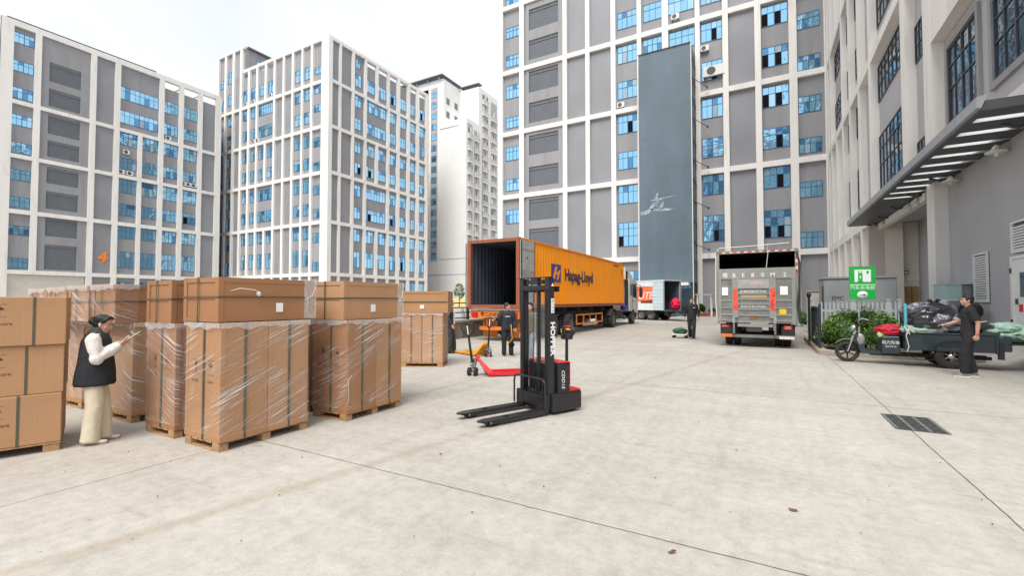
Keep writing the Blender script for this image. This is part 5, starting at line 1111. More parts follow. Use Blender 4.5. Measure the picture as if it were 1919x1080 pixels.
b = MB(); b.box((-8.6, 30.5, 1.0), (-8.2, 31.2, 1.32), BLUE_B, bev=.04); b.build('tool_box', tk)
for y, dl in ((27.4, True), (28.7, False)):
    if y == 28.7: continue
    for s, x in ((1, -8.25), (-1, -10.65)): wheel(tk, x, y, .52, .52, .27, s, dl)
for s, x in ((1, -8.3), (-1, -10.6)): wheel(tk, x, 32.3, .52, .52, .28, s)
b = MB()
for s in (-8.1, -10.8): 
    lp = [(27.4+.62*math.cos(math.radians(a)), .52+.62*math.sin(math.radians(a))) for a in range(20, 161, 14)]
    for p, q in zip(lp, lp[1:]): b.prism([p, q, (q[0], q[1]+.02), (p[0], p[1]+.02)], s-.35 if s > -9 else s, s if s > -9 else s+.35, CHS, 'x')
b.box((-10.6, 33.3, .4), (-8.3, 33.85, .95), CHS, bev=.04); b.build('mudguard', tk)
# ------------------------------------------------------------------ white box truck
WT = thing('box_truck', 'white box truck with red graphics and open rear beside the tractor cab', 'truck', (-7.2, 38.35, 0), math.radians(62))
WT['_loc'] = True
BW = mat('truck_box_white', (.72, .74, .76), .4, var=.05, vs=2); BBL = mat('truck_door_pale_blue', (.55, .66, .72), .4, var=.06, vs=2); INB = mat('box_interior', (.10, .13, .17), .7, var=.15, vs=1)
W_ = 2.15; Ln = 5.6; z0, z1 = .84, 3.33
b = MB(); b.box((0, 0, z0), (.05, Ln, z1-.04), BW)
for i in range(14): b.box((-.018, 1.2+i*.31, z0+.1), (.0, 1.26+i*.31, z1-.1), BW)
b.box((W_-.05, 0, z0), (W_, Ln, z1-.04), BW); b.box((.05, Ln-.05, z0), (W_-.05, Ln, z1-.04), BW); b.box((-.03, -.04, z1-.04), (W_+.03, Ln+.03, z1+.03), BW); b.build('box_body', WT, True)
b = MB(); b.box((.052, .1, z0+.02), (.06, Ln-.06, z1-.05), INB); b.box((W_-.06, .1, z0+.02), (W_-.052, Ln-.06, z1-.05), INB); b.box((.06, Ln-.07, z0+.02), (W_-.06, Ln-.055, z1-.05), INB); b.box((.06, .05, z0-.02), (W_-.06, Ln-.07, z0+.02), INB); b.box((.06, .1, z1-.06), (W_-.06, Ln-.07, z1-.045), INB); b.build('lining', WT, True)
b = MB(); b.box((-.03, -.03, z0), (.06, .04, z1-.04), AL); b.box((W_-.06, -.03, z0), (W_+.03, .04, z1-.04), AL); b.box((.06, -.03, z0-.05), (W_-.06, .04, z0-.021), AL); b.build('door_frame', WT, True)
b = MB(); b.box((-.075, .02, z0+.02), (-.035, 1.08, z1-.1), BBL)
for i in range(8): b.box((-.085, .05, z0+.25+i*.29), (-.074, 1.05, z0+.27+i*.29), AL)
b.build('rear_door', WT, True); b = MB(); b.box((W_+.03, .02, z0+.02), (W_+.07, 1.08, z1-.1), BBL); b.build('rear_door', WT, True)
RG = mat('graphic_red', (.85, .16, .05), .4, var=.3, vs=2.5); RG2 = mat('graphic_dark', (.15, .03, .02), .5)
b = MB(); b.add([(-.022, 1.12, z0+.62), (-.022, 3.3, z0+.8), (-.022, 3.3, z1-.4), (-.022, 1.12, z1-.5)], [(0,1,2,3)], RG); b.add([(-.0225, 1.15, z0+.6), (-.0225, 2.4, z0+.6), (-.0225, 2.4, z0+.78), (-.0225, 1.15, z0+.86)], [(0,1,2,3)], RG2); b.build('side_graphic', WT, True)
text_mb('LITE', .85, WHT, T(-.026, 1.9, 2.05) @ rot(90, 0, -90), ext=.001, parent=WT, name='side_lettering', shear=.3)
text_mb('ON', .4, RG2, T(-.026, 2.5, 2.62) @ rot(90, 0, -90), ext=.001, parent=WT, name='side_lettering', shear=.3)
b = MB(); b.prism([(Ln+.1, .6), (Ln+1.7, .6), (Ln+1.75, 1.3), (Ln+1.4, 2.35), (Ln+.1, 2.4)], .1, W_-.1, BW, 'x'); b.build('cab', WT, True)
b = MB()
for x in (.6, 1.4): b.box((x, -.0, .6), (x+.12, Ln+1.5, .8), CHS)
b.box((.1, 1.3, .45), (.5, 2.2, .78), CHS); b.build('chassis', WT, True)
b = MB(); b.box((.1, -1.75, z0-.1), (W_-.1, -.1, z0-.05), CHS); b.box((.3, -.1, .45), (.4, .2, .8), CHS); b.tube([(.4, .2, .45), (.4, -.8, .74)], .05, CHS, 6); b.tube([(.3, -.2, .35), (.3, -1.2, .45)], .04, CHS, 6); b.box((.2, -.3, .35), (.5, -.2, .75), CHS); b.build('tail_lift', WT, True)
for y in (1.0, 2.05): wheel(WT, .16, y+.4, .45, .45, .24, -1, True); wheel(WT, W_-.16, y+.4, .45, .45, .24, 1, True)
wheel(WT, .16, Ln+.8, .45, .45, .24, -1); wheel(WT, W_-.16, Ln+.8, .45, .45, .24, 1)
REDB = mat('bright_red_fabric', (.7, .01, .06), .5, var=.3, vs=4)
# ------------------------------------------------------------------ grey tail lift truck
GT = thing('tail_lift_truck', 'worn grey truck seen from behind with raised tail lift and black open top', 'truck', (-.28, 18.1, 0)); GG = mat('tail_lift_grey', (.30, .305, .285), .45, metal=.25, var=.18, vs=3, dirt=(.16,.15,.13), ds=3, da=.6, bump=.1, bs=12)
GG2 = mat('tail_lift_grey_dark', (.19, .195, .185), .5, metal=.2, var=.2, vs=4); TARP = mat('tarp_dark', (.03, .045, .045), .7, var=.3, vs=4); REFR = mat('reflector_red', (.72, .08, .05), .35, var=.45, vs=12); REFW = mat('reflector_white', (.7, .65, .6), .35)
YR = 18.1; fx = lambda x: -1.911+x*.003684; fz = lambda y: 4.043-y*.00429
def rb(mb, x0, x1, y0, y1, d0, d1, mt, bev=0): mb.box((fx(x0), YR-d1, fz(y1)), (fx(x1), YR-d0, fz(y0)), mt, bev=bev)
b = MB(); b.box((fx(100), YR+.05, .95), (fx(106), YR+5.6, 3.35), TARP); b.box((fx(790), YR+.05, .95), (fx(796), YR+5.6, 3.35), TARP); b.box((fx(106), YR+5.55, .95), (fx(790), YR+5.6, 3.35), TARP); b.box((fx(100), YR+.0, 3.35), (fx(796), YR+5.6, 3.38), TARP); b.box((fx(106), YR+.05, .9), (fx(790), YR+5.55, .95), CHS); b.build('box_body', GT)
b = MB(); rb(b, 104, 128, 165, 750, -.04, .03, GG); rb(b, 765, 790, 165, 750, -.04, .03, GG); rb(b, 104, 790, 142, 166, -.04, .035, GG2); b.build('rear_frame', GT)
b = MB(); b.tube([(fx(98), YR+.0, fz(185)), (fx(96), YR-.02, fz(400)), (fx(94), YR-.02, fz(560)), (fx(104), YR, fz(740))], .02, REFW, 8); b.tube([(fx(775), YR-.03, fz(170)), (fx(800), YR-.03, fz(260)), (fx(795), YR-.03, fz(600)), (fx(800), YR-.03, fz(730))], .035, TARP, 8); b.tube([(fx(790), YR-.05, fz(480)), (fx(780), YR-.05, fz(600)), (fx(795), YR-.05, fz(720))], .03, TARP, 8); b.tube([(fx(125), YR-.03, fz(540)), (fx(140), YR-.05, fz(640)), (fx(118), YR-.04, fz(725))], .012, REFW, 6); b.build('tarp_edge', GT)
b = MB()
for i in range(10): rb(b, 125+i*64, 125+i*64+30, 150, 160, .036, .04, REFR); rb(b, 157+i*64, 157+i*64+28, 150, 160, .036, .04, REFW)
for i in range(3): rb(b, 770, 786, 175+i*55, 200+i*55, .032, .036, REFW); rb(b, 770, 786, 202+i*55, 228+i*55, .032, .036, REFR)
b.build('reflective_tape', GT)
b = MB(); b.tube([(fx(110), YR, fz(150)), (fx(112), YR, fz(128)), (fx(135), YR, fz(112)), (fx(430), YR-.05, fz(108)), (fx(720), YR, fz(95))], .014, REFW, 8); b.tube([(fx(445), YR, fz(110)), (fx(448), YR, fz(140))], .018, AL, 6); b.tube([(fx(545), YR-.02, fz(90)), (fx(543), YR-.02, fz(170))], .006, REFW, 6); b.build('roof_rack', GT)
b = MB(); b.tube([(fx(552), YR-.05, fz(150)), (fx(540), YR-.04, fz(240)), (fx(533), YR-.05, fz(300))], .012, REFW, 6); b.build('rope', GT)
b = MB()
rb(b, 124, 768, 298, 740, .04, .09, GG2); rb(b, 120, 768, 292, 378, .09, .115, GG); rb(b, 124, 146, 378, 740, .09, .115, GG); rb(b, 735, 765, 378, 740, .09, .115, GG)
rb(b, 242, 292, 378, 700, .09, .125, GG); rb(b, 555, 608, 378, 700, .09, .125, GG); rb(b, 292, 555, 380, 458, .09, .122, AL)
for y0, y1 in ((492, 505), (540, 552), (580, 592), (622, 634), (670, 684), (724, 740)): rb(b, 292, 555, y0, y1, .09, .118, GG)
for y0, y1 in ((548, 562), (612, 622), (664, 680), (712, 726)): rb(b, 146, 242, y0, y1, .09, .112, GG); rb(b, 608, 735, y0, y1, .09, .112, GG)
b.build('tail_lift_platform', GT)
for i, (ch, x) in enumerate(zip('粤BE80M2', (182, 260, 340, 420, 503, 585, 682))): text_mb(ch, .2, WHT, T(fx(x), YR-.116, fz(350)) @ rot(90), ext=.002, parent=GT, name='number_lettering', local=False)
text_mb('车厢可卸式汽车', .12, WHT, T(fx(420), YR-.093, fz(488)) @ rot(90), ext=.002, parent=GT, name='lettering', local=False, sx=1.0)
text_mb('保 持 车 距 LIFTING', .09, WHT, T(fx(420), YR-.093, fz(606)) @ rot(90), ext=.002, parent=GT, name='lettering', local=False)
b = MB(); rb(b, 316, 535, 512, 536, .09, .1, mat('tan_strip', (.4, .3, .16), .6)); rb(b, 392, 455, 684, 712, .09, .1, RUST); rb(b, 395, 505, 400, 425, .122, .124, mat('faint_pink_print', (.5, .36, .34), .5)); b.build('warning_strip', GT)
b = MB(); rb(b, 250, 290, 460, 640, .125, .128, REFR); rb(b, 562, 604, 460, 640, .125, .128, REFR); b.build('reflector', GT)
b = MB(); rb(b, 152, 206, 446, 514, .112, .116, WHT); rb(b, 642, 704, 444, 512, .112, .116, WHT); b.build('mounting_plate', GT)
b = MB(); rb(b, 634, 690, 626, 666, .112, .117, YEL); b.build('yellow_plate', GT)
b = MB()
for x in (240, 585): rb(b, x, x+26, 690, 740, .12, .17, AL); rb(b, x+5, x+22, 735, 830, .05, .15, GG2); b.tube([(fx(x+40), YR-.1, fz(740)), (fx(x+30), YR+.2, fz(830))], .03, CHS, 8)
rb(b, 285, 580, 748, 772, .08, .14, GG); b.build('lift_arm', GT)
b = MB(); rb(b, 135, 755, 838, 862, -.1, .02, GG2); rb(b, 137, 240, 836, 860, .0, .03, TRLO); rb(b, 630, 752, 845, 866, .0, .03, REFW); b.build('underrun_bumper', GT)
b = MB(); rb(b, 132, 250, 752, 836, -.15, -.02, CHS); rb(b, 650, 758, 752, 840, -.15, -.02, CHS); b.build('lamp_housing', GT)
b = MB(); rb(b, 140, 212, 756, 784, -.02, -.005, LAMPR); rb(b, 668, 735, 756, 790, -.02, -.005, LAMPR); b.build('tail_lamp', GT)
b = MB()
for x0, x1, y0 in ((146, 192, 769), (676, 726, 766), (676, 726, 778)): rb(b, x0, x1, y0, y0+4, -.005, -.002, REFW)
b.build('lamp_reflector', GT)
b = MB(); rb(b, 360, 492, 775, 812, -.06, -.05, GG2); b.build('number_plate', GT)
b = MB(); b.box((-.75, YR+.1, .6), (-.6, YR+7.4, .88), CHS); b.box((.1, YR+.1, .6), (.25, YR+7.4, .88), CHS); b.cyl((-1.3, YR+1.15, .45), (.8, YR+1.15, .45), .1, CHS); b.ell((-.25, YR+1.15, .45), (.2, .2, .2), CHS); b.build('chassis', GT)
for y in (YR+1.1,): wheel(GT, -1.2, y, .44, .44, .24, -1, True); wheel(GT, .68, y, .44, .44, .24, 1, True)
for y in (YR+6.6,): wheel(GT, -1.2, y, .44, .44, .24, -1); wheel(GT, .68, y, .44, .44, .24, 1)
b = MB(); b.box((-1.35, YR+5.8, .7), (.82, YR+7.7, 2.5), CABG, bev=.08); b.build('cab', GT)
# ------------------------------------------------------------------ cargo tricycle
TB = mat('tricycle_paint', (.028, .04, .05), .35, var=.2, vs=4, coat=.1); CHROME = mat('chrome', (.6, .6, .6), .25, metal=.9)
tc_ = thing('cargo_tricycle', 'dark electric cargo tricycle parked in front of the bush', 'tricycle', (3.0, 15.2, 0))
YC = 15.2
def bwheel(x, y, r, wd, nm='wheel', fat=1.0):
    M_ = T(x, y, r) @ rot(90); b = MB(); ri = .74 if fat == 1 else .5; b.lathe([(r*ri, -wd/2), (r*.92, -wd/2), (r, -wd*.25), (r, wd*.25), (r*.92, wd/2), (r*ri, wd/2)], TIRE, 30, M_); w_ = b.build(nm, tc_); b = MB()
    b.lathe([(r*ri, wd*.35), (r*(ri-.08), wd*.3), (r*(ri-.08), -wd*.3), (r*ri, -wd*.35)], CHS, 30, M_); b.lathe([(0, wd*.5), (r*.2, wd*.5), (r*.2, -wd*.5), (0, -wd*.5)], CHROME if fat > 1 else CHS, 16, M_)
    for k in range(6): b.box((-.018, r*.1, -wd*.2), (.018, r*(ri-.04), wd*.3), CHS if fat == 1 else HUBG, M_ @ rot(0, 0, k*60))
    b.build('rim', w_)
bwheel(1.93, YC, .275, .09)
for y in (14.78, 15.72): bwheel(3.9, y, .30, .14, fat=1.2)
b = MB()
for s in (-1, 1): b.tube([(1.93, YC+s*.07, .28), (2.12, YC+s*.07, .85)], [.016, .02], CHROME, 8)
b.tube([(2.1, YC, .78), (2.2, YC, 1.02)], .025, CHS, 8); f = b.build('front_fork', tc_)
b = MB()
for s in (-1, 1): b.tube([(2.2, YC+s*.02, 1.02), (2.16, YC+s*.15, 1.12), (2.22, YC+s*.26, 1.18), (2.42, YC+s*.36, 1.12)], .014, CHROME if s < 0 else CHS, 8)
b.tube([(2.35, YC-.34, 1.13), (2.44, YC-.38, 1.1)], .022, CHS, 8); b.tube([(2.35, YC+.34, 1.13), (2.44, YC+.38, 1.1)], .022, CHS, 8); b.ell((2.22, YC, 1.1), (.07, .09, .05), CHS, 10, 6); b.build('handlebar', tc_)
b = MB(); b.ell((2.08, YC, .92), (.07, .09, .08), CHROME, 12, 8); b.build('headlamp', tc_)
b = MB()
lp = [(1.93+.33*math.cos(math.radians(a)), .28+.33*math.sin(math.radians(a))) for a in range(35, 150, 12)]
for p, q in zip(lp, lp[1:]): b.prism([p, q, (q[0], q[1]+.012), (p[0], p[1]+.012)], YC-.06, YC+.06, CHROME, 'y')
b.build('mudguard', tc_)
b = MB(); b.prism([(2.05, .75), (2.2, .72), (2.3, .35), (2.75, .33), (2.75, .25), (2.2, .26)], YC-.2, YC+.2, TB, 'y'); b.ell((2.2, YC-.17, .62), (.1, .05, .16), STEEL, 10, 8); b.build('leg_shield', tc_)
b = MB(); b.box((2.62, YC-.3, .28), (3.0, YC+.3, .74), TB, bev=.03); b.build('seat_box', tc_)
text_mb('动力先锋', .1, WHT, T(2.8, YC-.303, .57) @ rot(90), ext=.002, parent=tc_, name='lettering', local=False, sx=.9)
text_mb('电动车业', .06, BBL, T(2.8, YC-.303, .47) @ rot(90), ext=.002, parent=tc_, name='lettering', local=False)
b = MB(); b.box((3.04, YC-.52, .42), (4.72, YC-.49, .84), TB, bev=.008); b.box((3.04, YC+.49, .42), (4.72, YC+.52, .84), TB, bev=.008); b.box((3.04, YC-.49, .42), (3.07, YC+.49, .9), TB); b.box((3.07, YC-.49, .42), (4.72, YC+.49, .46), CHS)
for x in (3.04, 4.66): b.box((x, YC-.55, .4), (x+.05, YC-.52, .86), TB)
b.tube([(3.04, YC-.53, .85), (4.74, YC-.53, .85)], .018, TB, 8); b.build('cargo_bed', tc_)
b = MB(); b.box((4.72, YC-.5, .46), (4.95, YC+.5, .78), TB, bev=.02); b.box((4.7, YC-.55, .28), (4.8, YC-.48, .62), CHS); b.box((4.9, YC-.52, .62), (5.55, YC+.5, .66), CHS); b.tube([(5.0, YC-.5, .66), (5.35, YC-.55, .6), (5.5, YC-.5, .55)], .015, CHS, 6); b.build('tailgate', tc_)
b = MB(); b.box((2.4, YC-.18, .22), (4.7, YC-.12, .3), CHS); b.box((2.4, YC+.12, .22), (4.7, YC+.18, .3), CHS); b.cyl((3.9, 14.8, .3), (3.9, 15.7, .3), .05, CHS); b.ell((3.9, YC, .3), (.14, .12, .14), HUBG); b.box((3.7, YC-.54, .55), (4.15, YC-.36, .62), CHS)
for a in range(0, 181, 15):
    p = (3.9+.38*math.cos(math.radians(a)), .34+.36*math.sin(math.radians(a))); q = (3.9+.38*math.cos(math.radians(a+15)), .34+.36*math.sin(math.radians(a+15)))
    if a < 180: b.prism([p, q, (q[0]*.97+3.9*.03, q[1]-.02), (p[0]*.97+3.9*.03, p[1]-.02)], YC-.56, YC-.33, CHS, 'y')
b.build('frame', tc_)
b = MB(); b.box((3.04, YC-.5, .86), (3.09, YC-.44, 1.58), mat('teal_post', (.1, .4, .5), .5)); b.build('headboard_post', tc_)
b = MB(); b.tube([(3.04, YC-.56, .42), (3.1, YC-.57, .28), (3.3, YC-.57, .18), (3.6, YC-.55, .22)], .01, CHS, 6); b.tube([(3.05, YC-.56, .8), (3.1, YC-.58, .5), (3.06, YC-.57, .38)], .01, REFW, 6); b.build('cable', tc_)
LIME = mat('lime_plastic', (.55, .7, .25), .4)
b = MB(); b.ell((2.62, YC-.2, .78), (.08, .08, .1), LIME, 14, 10); b.tube([(2.62, YC-.2, .86), (2.66, YC-.1, .9)], .02, LIME, 6); tag(b.build('bottle'), 'lime green bottle hanging at the tricycle seat', 'bottle')
b = MB()
for p, q in (((3.02, -.56, 1.02), (3.12, -.57, .82)), ((3.12, -.57, 1.0), (3.06, -.57, .8)), ((3.08, -.575, 1.04), (3.2, -.57, .86))): b.tube([(p[0], YC+p[1], p[2]), (q[0], YC+q[1], q[2])], .014, REFW, 6)
tag(b.build('rope'), 'cream rope tied round the front corner of the cargo bed', 'rope')
def crumple(name, lb, cat, c, r, mt, seed, amp=.3, fr=2.2, n=56, m=40, sharp=1.0, group=None):
    b = MB(); b.ell((0, 0, 0), (1, 1, 1), mt, n, m); vs = []
    for v in b.v:
        p = v*fr+Vector((seed, seed*.7, -seed)); q = 0; a = 1
        for o in range(4): q += a*(abs(mnoise.noise(p))*2-.5); p = p*1.9+Vector((3, 1, 2)); a *= .42*sharp
        k = 1-amp*q; vs.append(Vector((c[0]+v.x*r[0]*k, c[1]+v.y*r[1]*k, max(c[2]+v.z*r[2]*k, c[2]-r[2]*.8))))
    o = MB(); o.add(vs, b.f, mt, True); return tag(o.build(name), lb, cat, group)
BAGM = mat('black_bin_bag', (.02, .02, .026), .22, var=.1, vs=3, bump=.5, bs=9, spec=.8); BAGG = mat('grey_bin_bag', (.14, .135, .17), .25, bump=.5, bs=8, spec=.8, var=.2, vs=4)
crumple('bin_bag', 'large shiny black bin bag at the front top of the tricycle load', 'bag', (3.55, YC-.1, 1.2), (.5, .45, .38), BAGM, 3.1, .3, 1.25, group='bin bags on the tricycle')
crumple('bin_bag', 'grey crumpled bin bag in the middle of the tricycle load', 'bag', (3.75, YC-.3, 1.08), (.46, .28, .26), BAGG, 7.7, .36, 1.5, group='bin bags on the tricycle')
crumple('bin_bag', 'glossy grey bin bag on the upper left of the load', 'bag', (3.4, YC-.22, 1.38), (.36, .3, .2), BAGG, 12.3, .33, 1.4, group='bin bags on the tricycle')
crumple('bin_bag', 'low black bin bag sloping down behind the man', 'bag', (4.15, YC-.05, 1.02), (.55, .42, .24), BAGM, 19.2, .3, 1.4, group='bin bags on the tricycle')
b = MB()
for a in range(5): b.tube([(3.68, YC-.1, 1.5), (3.7+.05*math.cos(a*1.3), YC-.1+.05*math.sin(a*1.3), 1.6), (3.7+.12*math.cos(a*1.3), YC-.1+.1*math.sin(a*1.3), 1.68)], [.04, .02, .03], BAGM, 6)
tag(b.build('bag_knot'), 'tied black knot on top of the bin bags', 'bag')
crumple('tarpaulin', 'pale green tarpaulin bunched low at the front of the bed', 'tarpaulin', (3.45, YC-.38, .92), (.42, .14, .13), mat('green_tarp', (.35, .5, .4), .5, var=.15, vs=4), 23.0, .35, group='green tarpaulins')
crumple('tarpaulin', 'large pale green tarpaulin hanging over the tail of the tricycle', 'tarpaulin', (4.98, YC+.0, .86), (.58, .46, .22), mat('green_tarp_b', (.38, .55, .45), .5, var=.15, vs=5), 31.0, .42, 3.0, group='green tarpaulins')
crumple('cloth', 'crimson cloth spread over the tricycle seat', 'cloth', (2.82, YC-.15, .88), (.3, .2, .14), mat('crimson_cloth', (.5, .01, .04), .6, var=.2, vs=6), 41.0, .3)
b = MB(); b.tube([(4.0, YC-.45, 1.0), (4.5, YC-.3, 1.14), (4.62, YC-.2, 1.15)], .014, REFW, 6); b.tube([(3.95, YC-.42, 1.1), (4.45, YC-.35, 1.12)], .012, REFW, 6); tag(b.build('pole_bundle'), 'pale thin poles lying across the load beside the man', 'poles')

crumple('red_bundle', 'bright red bundle lying in the open rear of the white truck', 'bundle', (-6.45, 39.25, 1.32), (.38, .4, .5), REDB, 61.0, .22)
# ------------------------------------------------------------------ people
SKIN = mat('skin', (.52, .30, .20), .55, var=.06, vs=12, spec=.4); HAIR = mat('hair_black', (.008, .007, .007), .5, bump=.6, bs=60, stretch=(1, 1, .3)); EYEW = mat('eye_white', (.6, .58, .55), .3); LIP = mat('lip', (.38, .13, .11), .5)
def fused(mb, name, par, vox, fold=0, ff=9, smooth=2):
    """weld the overlapping volumes of mb into one continuous skin"""
    me = bpy.data.meshes.new('tmp'); me.from_pydata([tuple(p) for p in mb.v], [], mb.f); me.update()
    bm = bmesh.new(); bm.from_mesh(me); bmesh.ops.remove_doubles(bm, verts=bm.verts, dist=1e-5); bmesh.ops.recalc_face_normals(bm, faces=bm.faces); bm.to_mesh(me); bm.free()
    o = bpy.data.objects.new('tmp', me); COL.objects.link(o)
    m = o.modifiers.new('r', 'REMESH'); m.mode = 'VOXEL'; m.voxel_size = vox
    s = o.modifiers.new('s', 'SMOOTH'); s.factor = .5; s.iterations = smooth
    dg = bpy.context.evaluated_depsgraph_get(); dg.update(); r = bpy.data.meshes.new_from_object(o.evaluated_get(dg)); bpy.data.objects.remove(o); bpy.data.meshes.remove(me)
    if fold:
        for v in r.vertices:
            p = v.co; q = mnoise.noise(Vector((p.x*ff, p.y*ff, p.z*ff*.55)))+.5*mnoise.noise(Vector((p.x*ff*2.3, p.y*ff*2.3, p.z*ff)))
            v.co = p + v.normal*(q*fold)
    r.name = name; r.materials.clear()
    for k in mb.mats: r.materials.append(k)
    if len(r.polygons): r.polygons.foreach_set('use_smooth', [True]*len(r.polygons)); r.polygons.foreach_set('material_index', [0]*len(r.polygons))
    ob = bpy.data.objects.new(name, r); COL.objects.link(ob); ob.parent = par; return ob
def limb(b, pts, rs, mt, n=12, open_=False):
    b.tube(pts, rs, mt, n)
    for p, r in list(zip(pts, rs))[:-1 if open_ else None]: b.ell(p, (r, r, r), mt, 10, 8)
def oloft(b, secs, mt, n=20):
    vs = []; fs = []
    for z, cx, cy, rx, ry in secs:
        for k in range(n): a = 2*math.pi*k/n; vs.append((cx+rx*math.cos(a), cy+ry*math.sin(a), z))
    for i in range(len(secs)-1):
        for k in range(n): fs.append((i*n+k, i*n+(k+1) % n, (i+1)*n+(k+1) % n, (i+1)*n+k))
    fs += [tuple(range(n))[::-1], tuple(range(len(vs)-n, len(vs)))]; b.add(vs, fs, mt, True)
def hand(b, wrist, d, nrm, side, curl, mt, sc=1.0):
    d = Vector(d).normalized(); nrm = Vector(nrm); nrm = (nrm-d*nrm.dot(d)).normalized(); lat = d.cross(nrm)*side; w_ = Vector(wrist)
    for i in range(4):
        o = (i-1.5)*.0195*sc; limb(b, [w_+lat*o*.6, w_+d*.045*sc+lat*o, w_+d*.085*sc+lat*o], [.016*sc, .0135*sc, .0115*sc], mt, 8)
    for i, L_ in enumerate((.068, .078, .073, .058)):
        o = (i-1.5)*.0205*sc; p = w_+d*.088*sc+lat*o; pts = [p]; a = 0; dd = d
        for k, f in enumerate((.45, .3, .25)):
            a += math.radians(curl[0 if k == 0 else 1]*(1+.08*i)); dd = d*math.cos(a)+nrm*math.sin(a); p = p+dd*L_*f*sc; pts.append(p)
        limb(b, pts, [.0095*sc, .009*sc, .008*sc, .0068*sc], mt, 8)
    p = w_+d*.025*sc-lat*.026*sc; q = p+(d*.6-lat*.65+nrm*.35).normalized()*.035*sc; limb(b, [p, q, q+(d*.85-lat*.1+nrm*.45).normalized()*.032*sc, q+(d*.8+lat*.15+nrm*.5).normalized()*.055*sc], [.014*sc, .0115*sc, .0098*sc, .0078*sc], mt, 8)
def person(lb, loc, rz, H, top=None, topm=None, legm=None, shoem=None, J=None, head=(0, 0), sleeve=(.062, .052, .042), longsl=True, legr=(.088, .07, .062), torso=None, hairstyle='short', hands=None, extra=None, shirt=None, vox=.00955, hem=.07, collar=True, fold=.008, hairlen=0, topname='jacket'):
    t = thing('person', lb, 'person', loc, math.radians(rz)); t['_s'] = 1; del t['_s']
    t.scale = (H/1.70,)*3
    j = dict(hipL=(-.09, 0, .90), hipR=(.09, 0, .90), kneeL=(-.10, .02, .49), kneeR=(.10, .02, .49), ankL=(-.105, -.02, .09), ankR=(.105, -.02, .09), shL=(-.175, 0, 1.39), shR=(.175, 0, 1.39),
             elL=(-.235, -.02, 1.12), elR=(.235, -.02, 1.12), wrL=(-.25, .05, .88), wrR=(.25, .05, .88), head=(0, .02, 1.58), neck=(0, -.005, 1.44), yawL=0, yawR=0); j.update(J or {})
    # body: one fused skin from ankles to head with arms, palms and fingers
    b = MB(); V = lambda k: Vector(j[k])
    oloft(b, [(.88, 0, 0, .14, .095), (.98, 0, 0, .15, .1), (1.1, 0, 0, .125, .09), (1.25, 0, 0, .155, .1), (1.36, 0, 0, .165, .09), (1.42, 0, 0, .09, .06)], SKIN)
    limb(b, [V('neck')-Vector((0, 0, .05)), V('head')-Vector((0, .01, .03))], [.058, .052], SKIN)
    for s in 'LR':
        limb(b, [V('sh'+s), V('sh'+s).lerp(V('el'+s), .5), V('el'+s), V('el'+s).lerp(V('wr'+s), .3), V('wr'+s)], [.05, .045, .037, .038, .026], SKIN)
        limb(b, [V('hip'+s), V('hip'+s).lerp(V('knee'+s), .5), V('knee'+s), V('knee'+s).lerp(V('ank'+s), .35), V('ank'+s)], [.08, .068, .05, .052, .036], SKIN)
        hp = (hands or {}).get(s); dd = (V('wr'+s)-V('el'+s)).normalized()
        if hp: hand(b, V('wr'+s), hp[0], hp[1], 1 if s == 'L' else -1, hp[2], SKIN)
        else: hand(b, V('wr'+s), dd+Vector((0, .05, 0)), Vector((1 if s == 'L' else -1, .15, 0)), 1 if s == 'L' else -1, (14, 22), SKIN)
    pitch, yaw = head; R_ = rot(0, 0, yaw) @ rot(pitch, 0, 0); HM = T(*j['head']) @ R_
    hb = MB()
    hb.ell((0, -.012, .035), (.074, .092, .082), SKIN, 18, 14); hb.ell((0, .02, -.028), (.058, .066, .078), SKIN, 16, 12); hb.ell((0, .055, -.082), (.026, .024, .022), SKIN, 10, 8)
    hb.ell((0, .066, .018), (.05, .018, .014), SKIN, 10, 8); hb.tube([(0, .082, .012), (0, .098, -.018), (0, .104, -.028)], [.008, .011, .012], SKIN, 8); hb.ell((0, .098, -.03), (.016, .013, .009), SKIN, 8, 6)
    hb.ell((0, .078, -.054), (.023, .013, .006), SKIN, 10, 6); hb.ell((0, .077, -.065), (.020, .012, .007), SKIN, 10, 6)
    for s in (-1, 1): hb.ell((s*.074, -.008, -.008), (.01, .02, .031), SKIN, 10, 8); hb.ell((s*.042, .055, -.028), (.022, .022, .022), SKIN, 10, 8)
    b.add([HM @ v for v in hb.v], hb.f, SKIN, True); body = fused(b, 'body', t, vox)
    e = MB()
    for s in (-1, 1): e.ell((s*.030, .074, .003), (.0135, .009, .0065), EYEW, 10, 8, HM)
    e.build('eye', body, True); e = MB()
    for s in (-1, 1): e.ell((s*.030, .0815, .003), (.006, .003, .006), HAIR, 8, 6, HM); e.tube([(s*.014, .088, .021), (s*.03, .087, .025), (s*.05, .074, .019)], .0033, HAIR, 5, HM)
    e.build('eyebrow', body, True); e = MB(); e.ell((0, .0885, -.059), (.02, .0045, .0065), LIP, 10, 6, HM); e.build('mouth', body, True)
    h = MB()
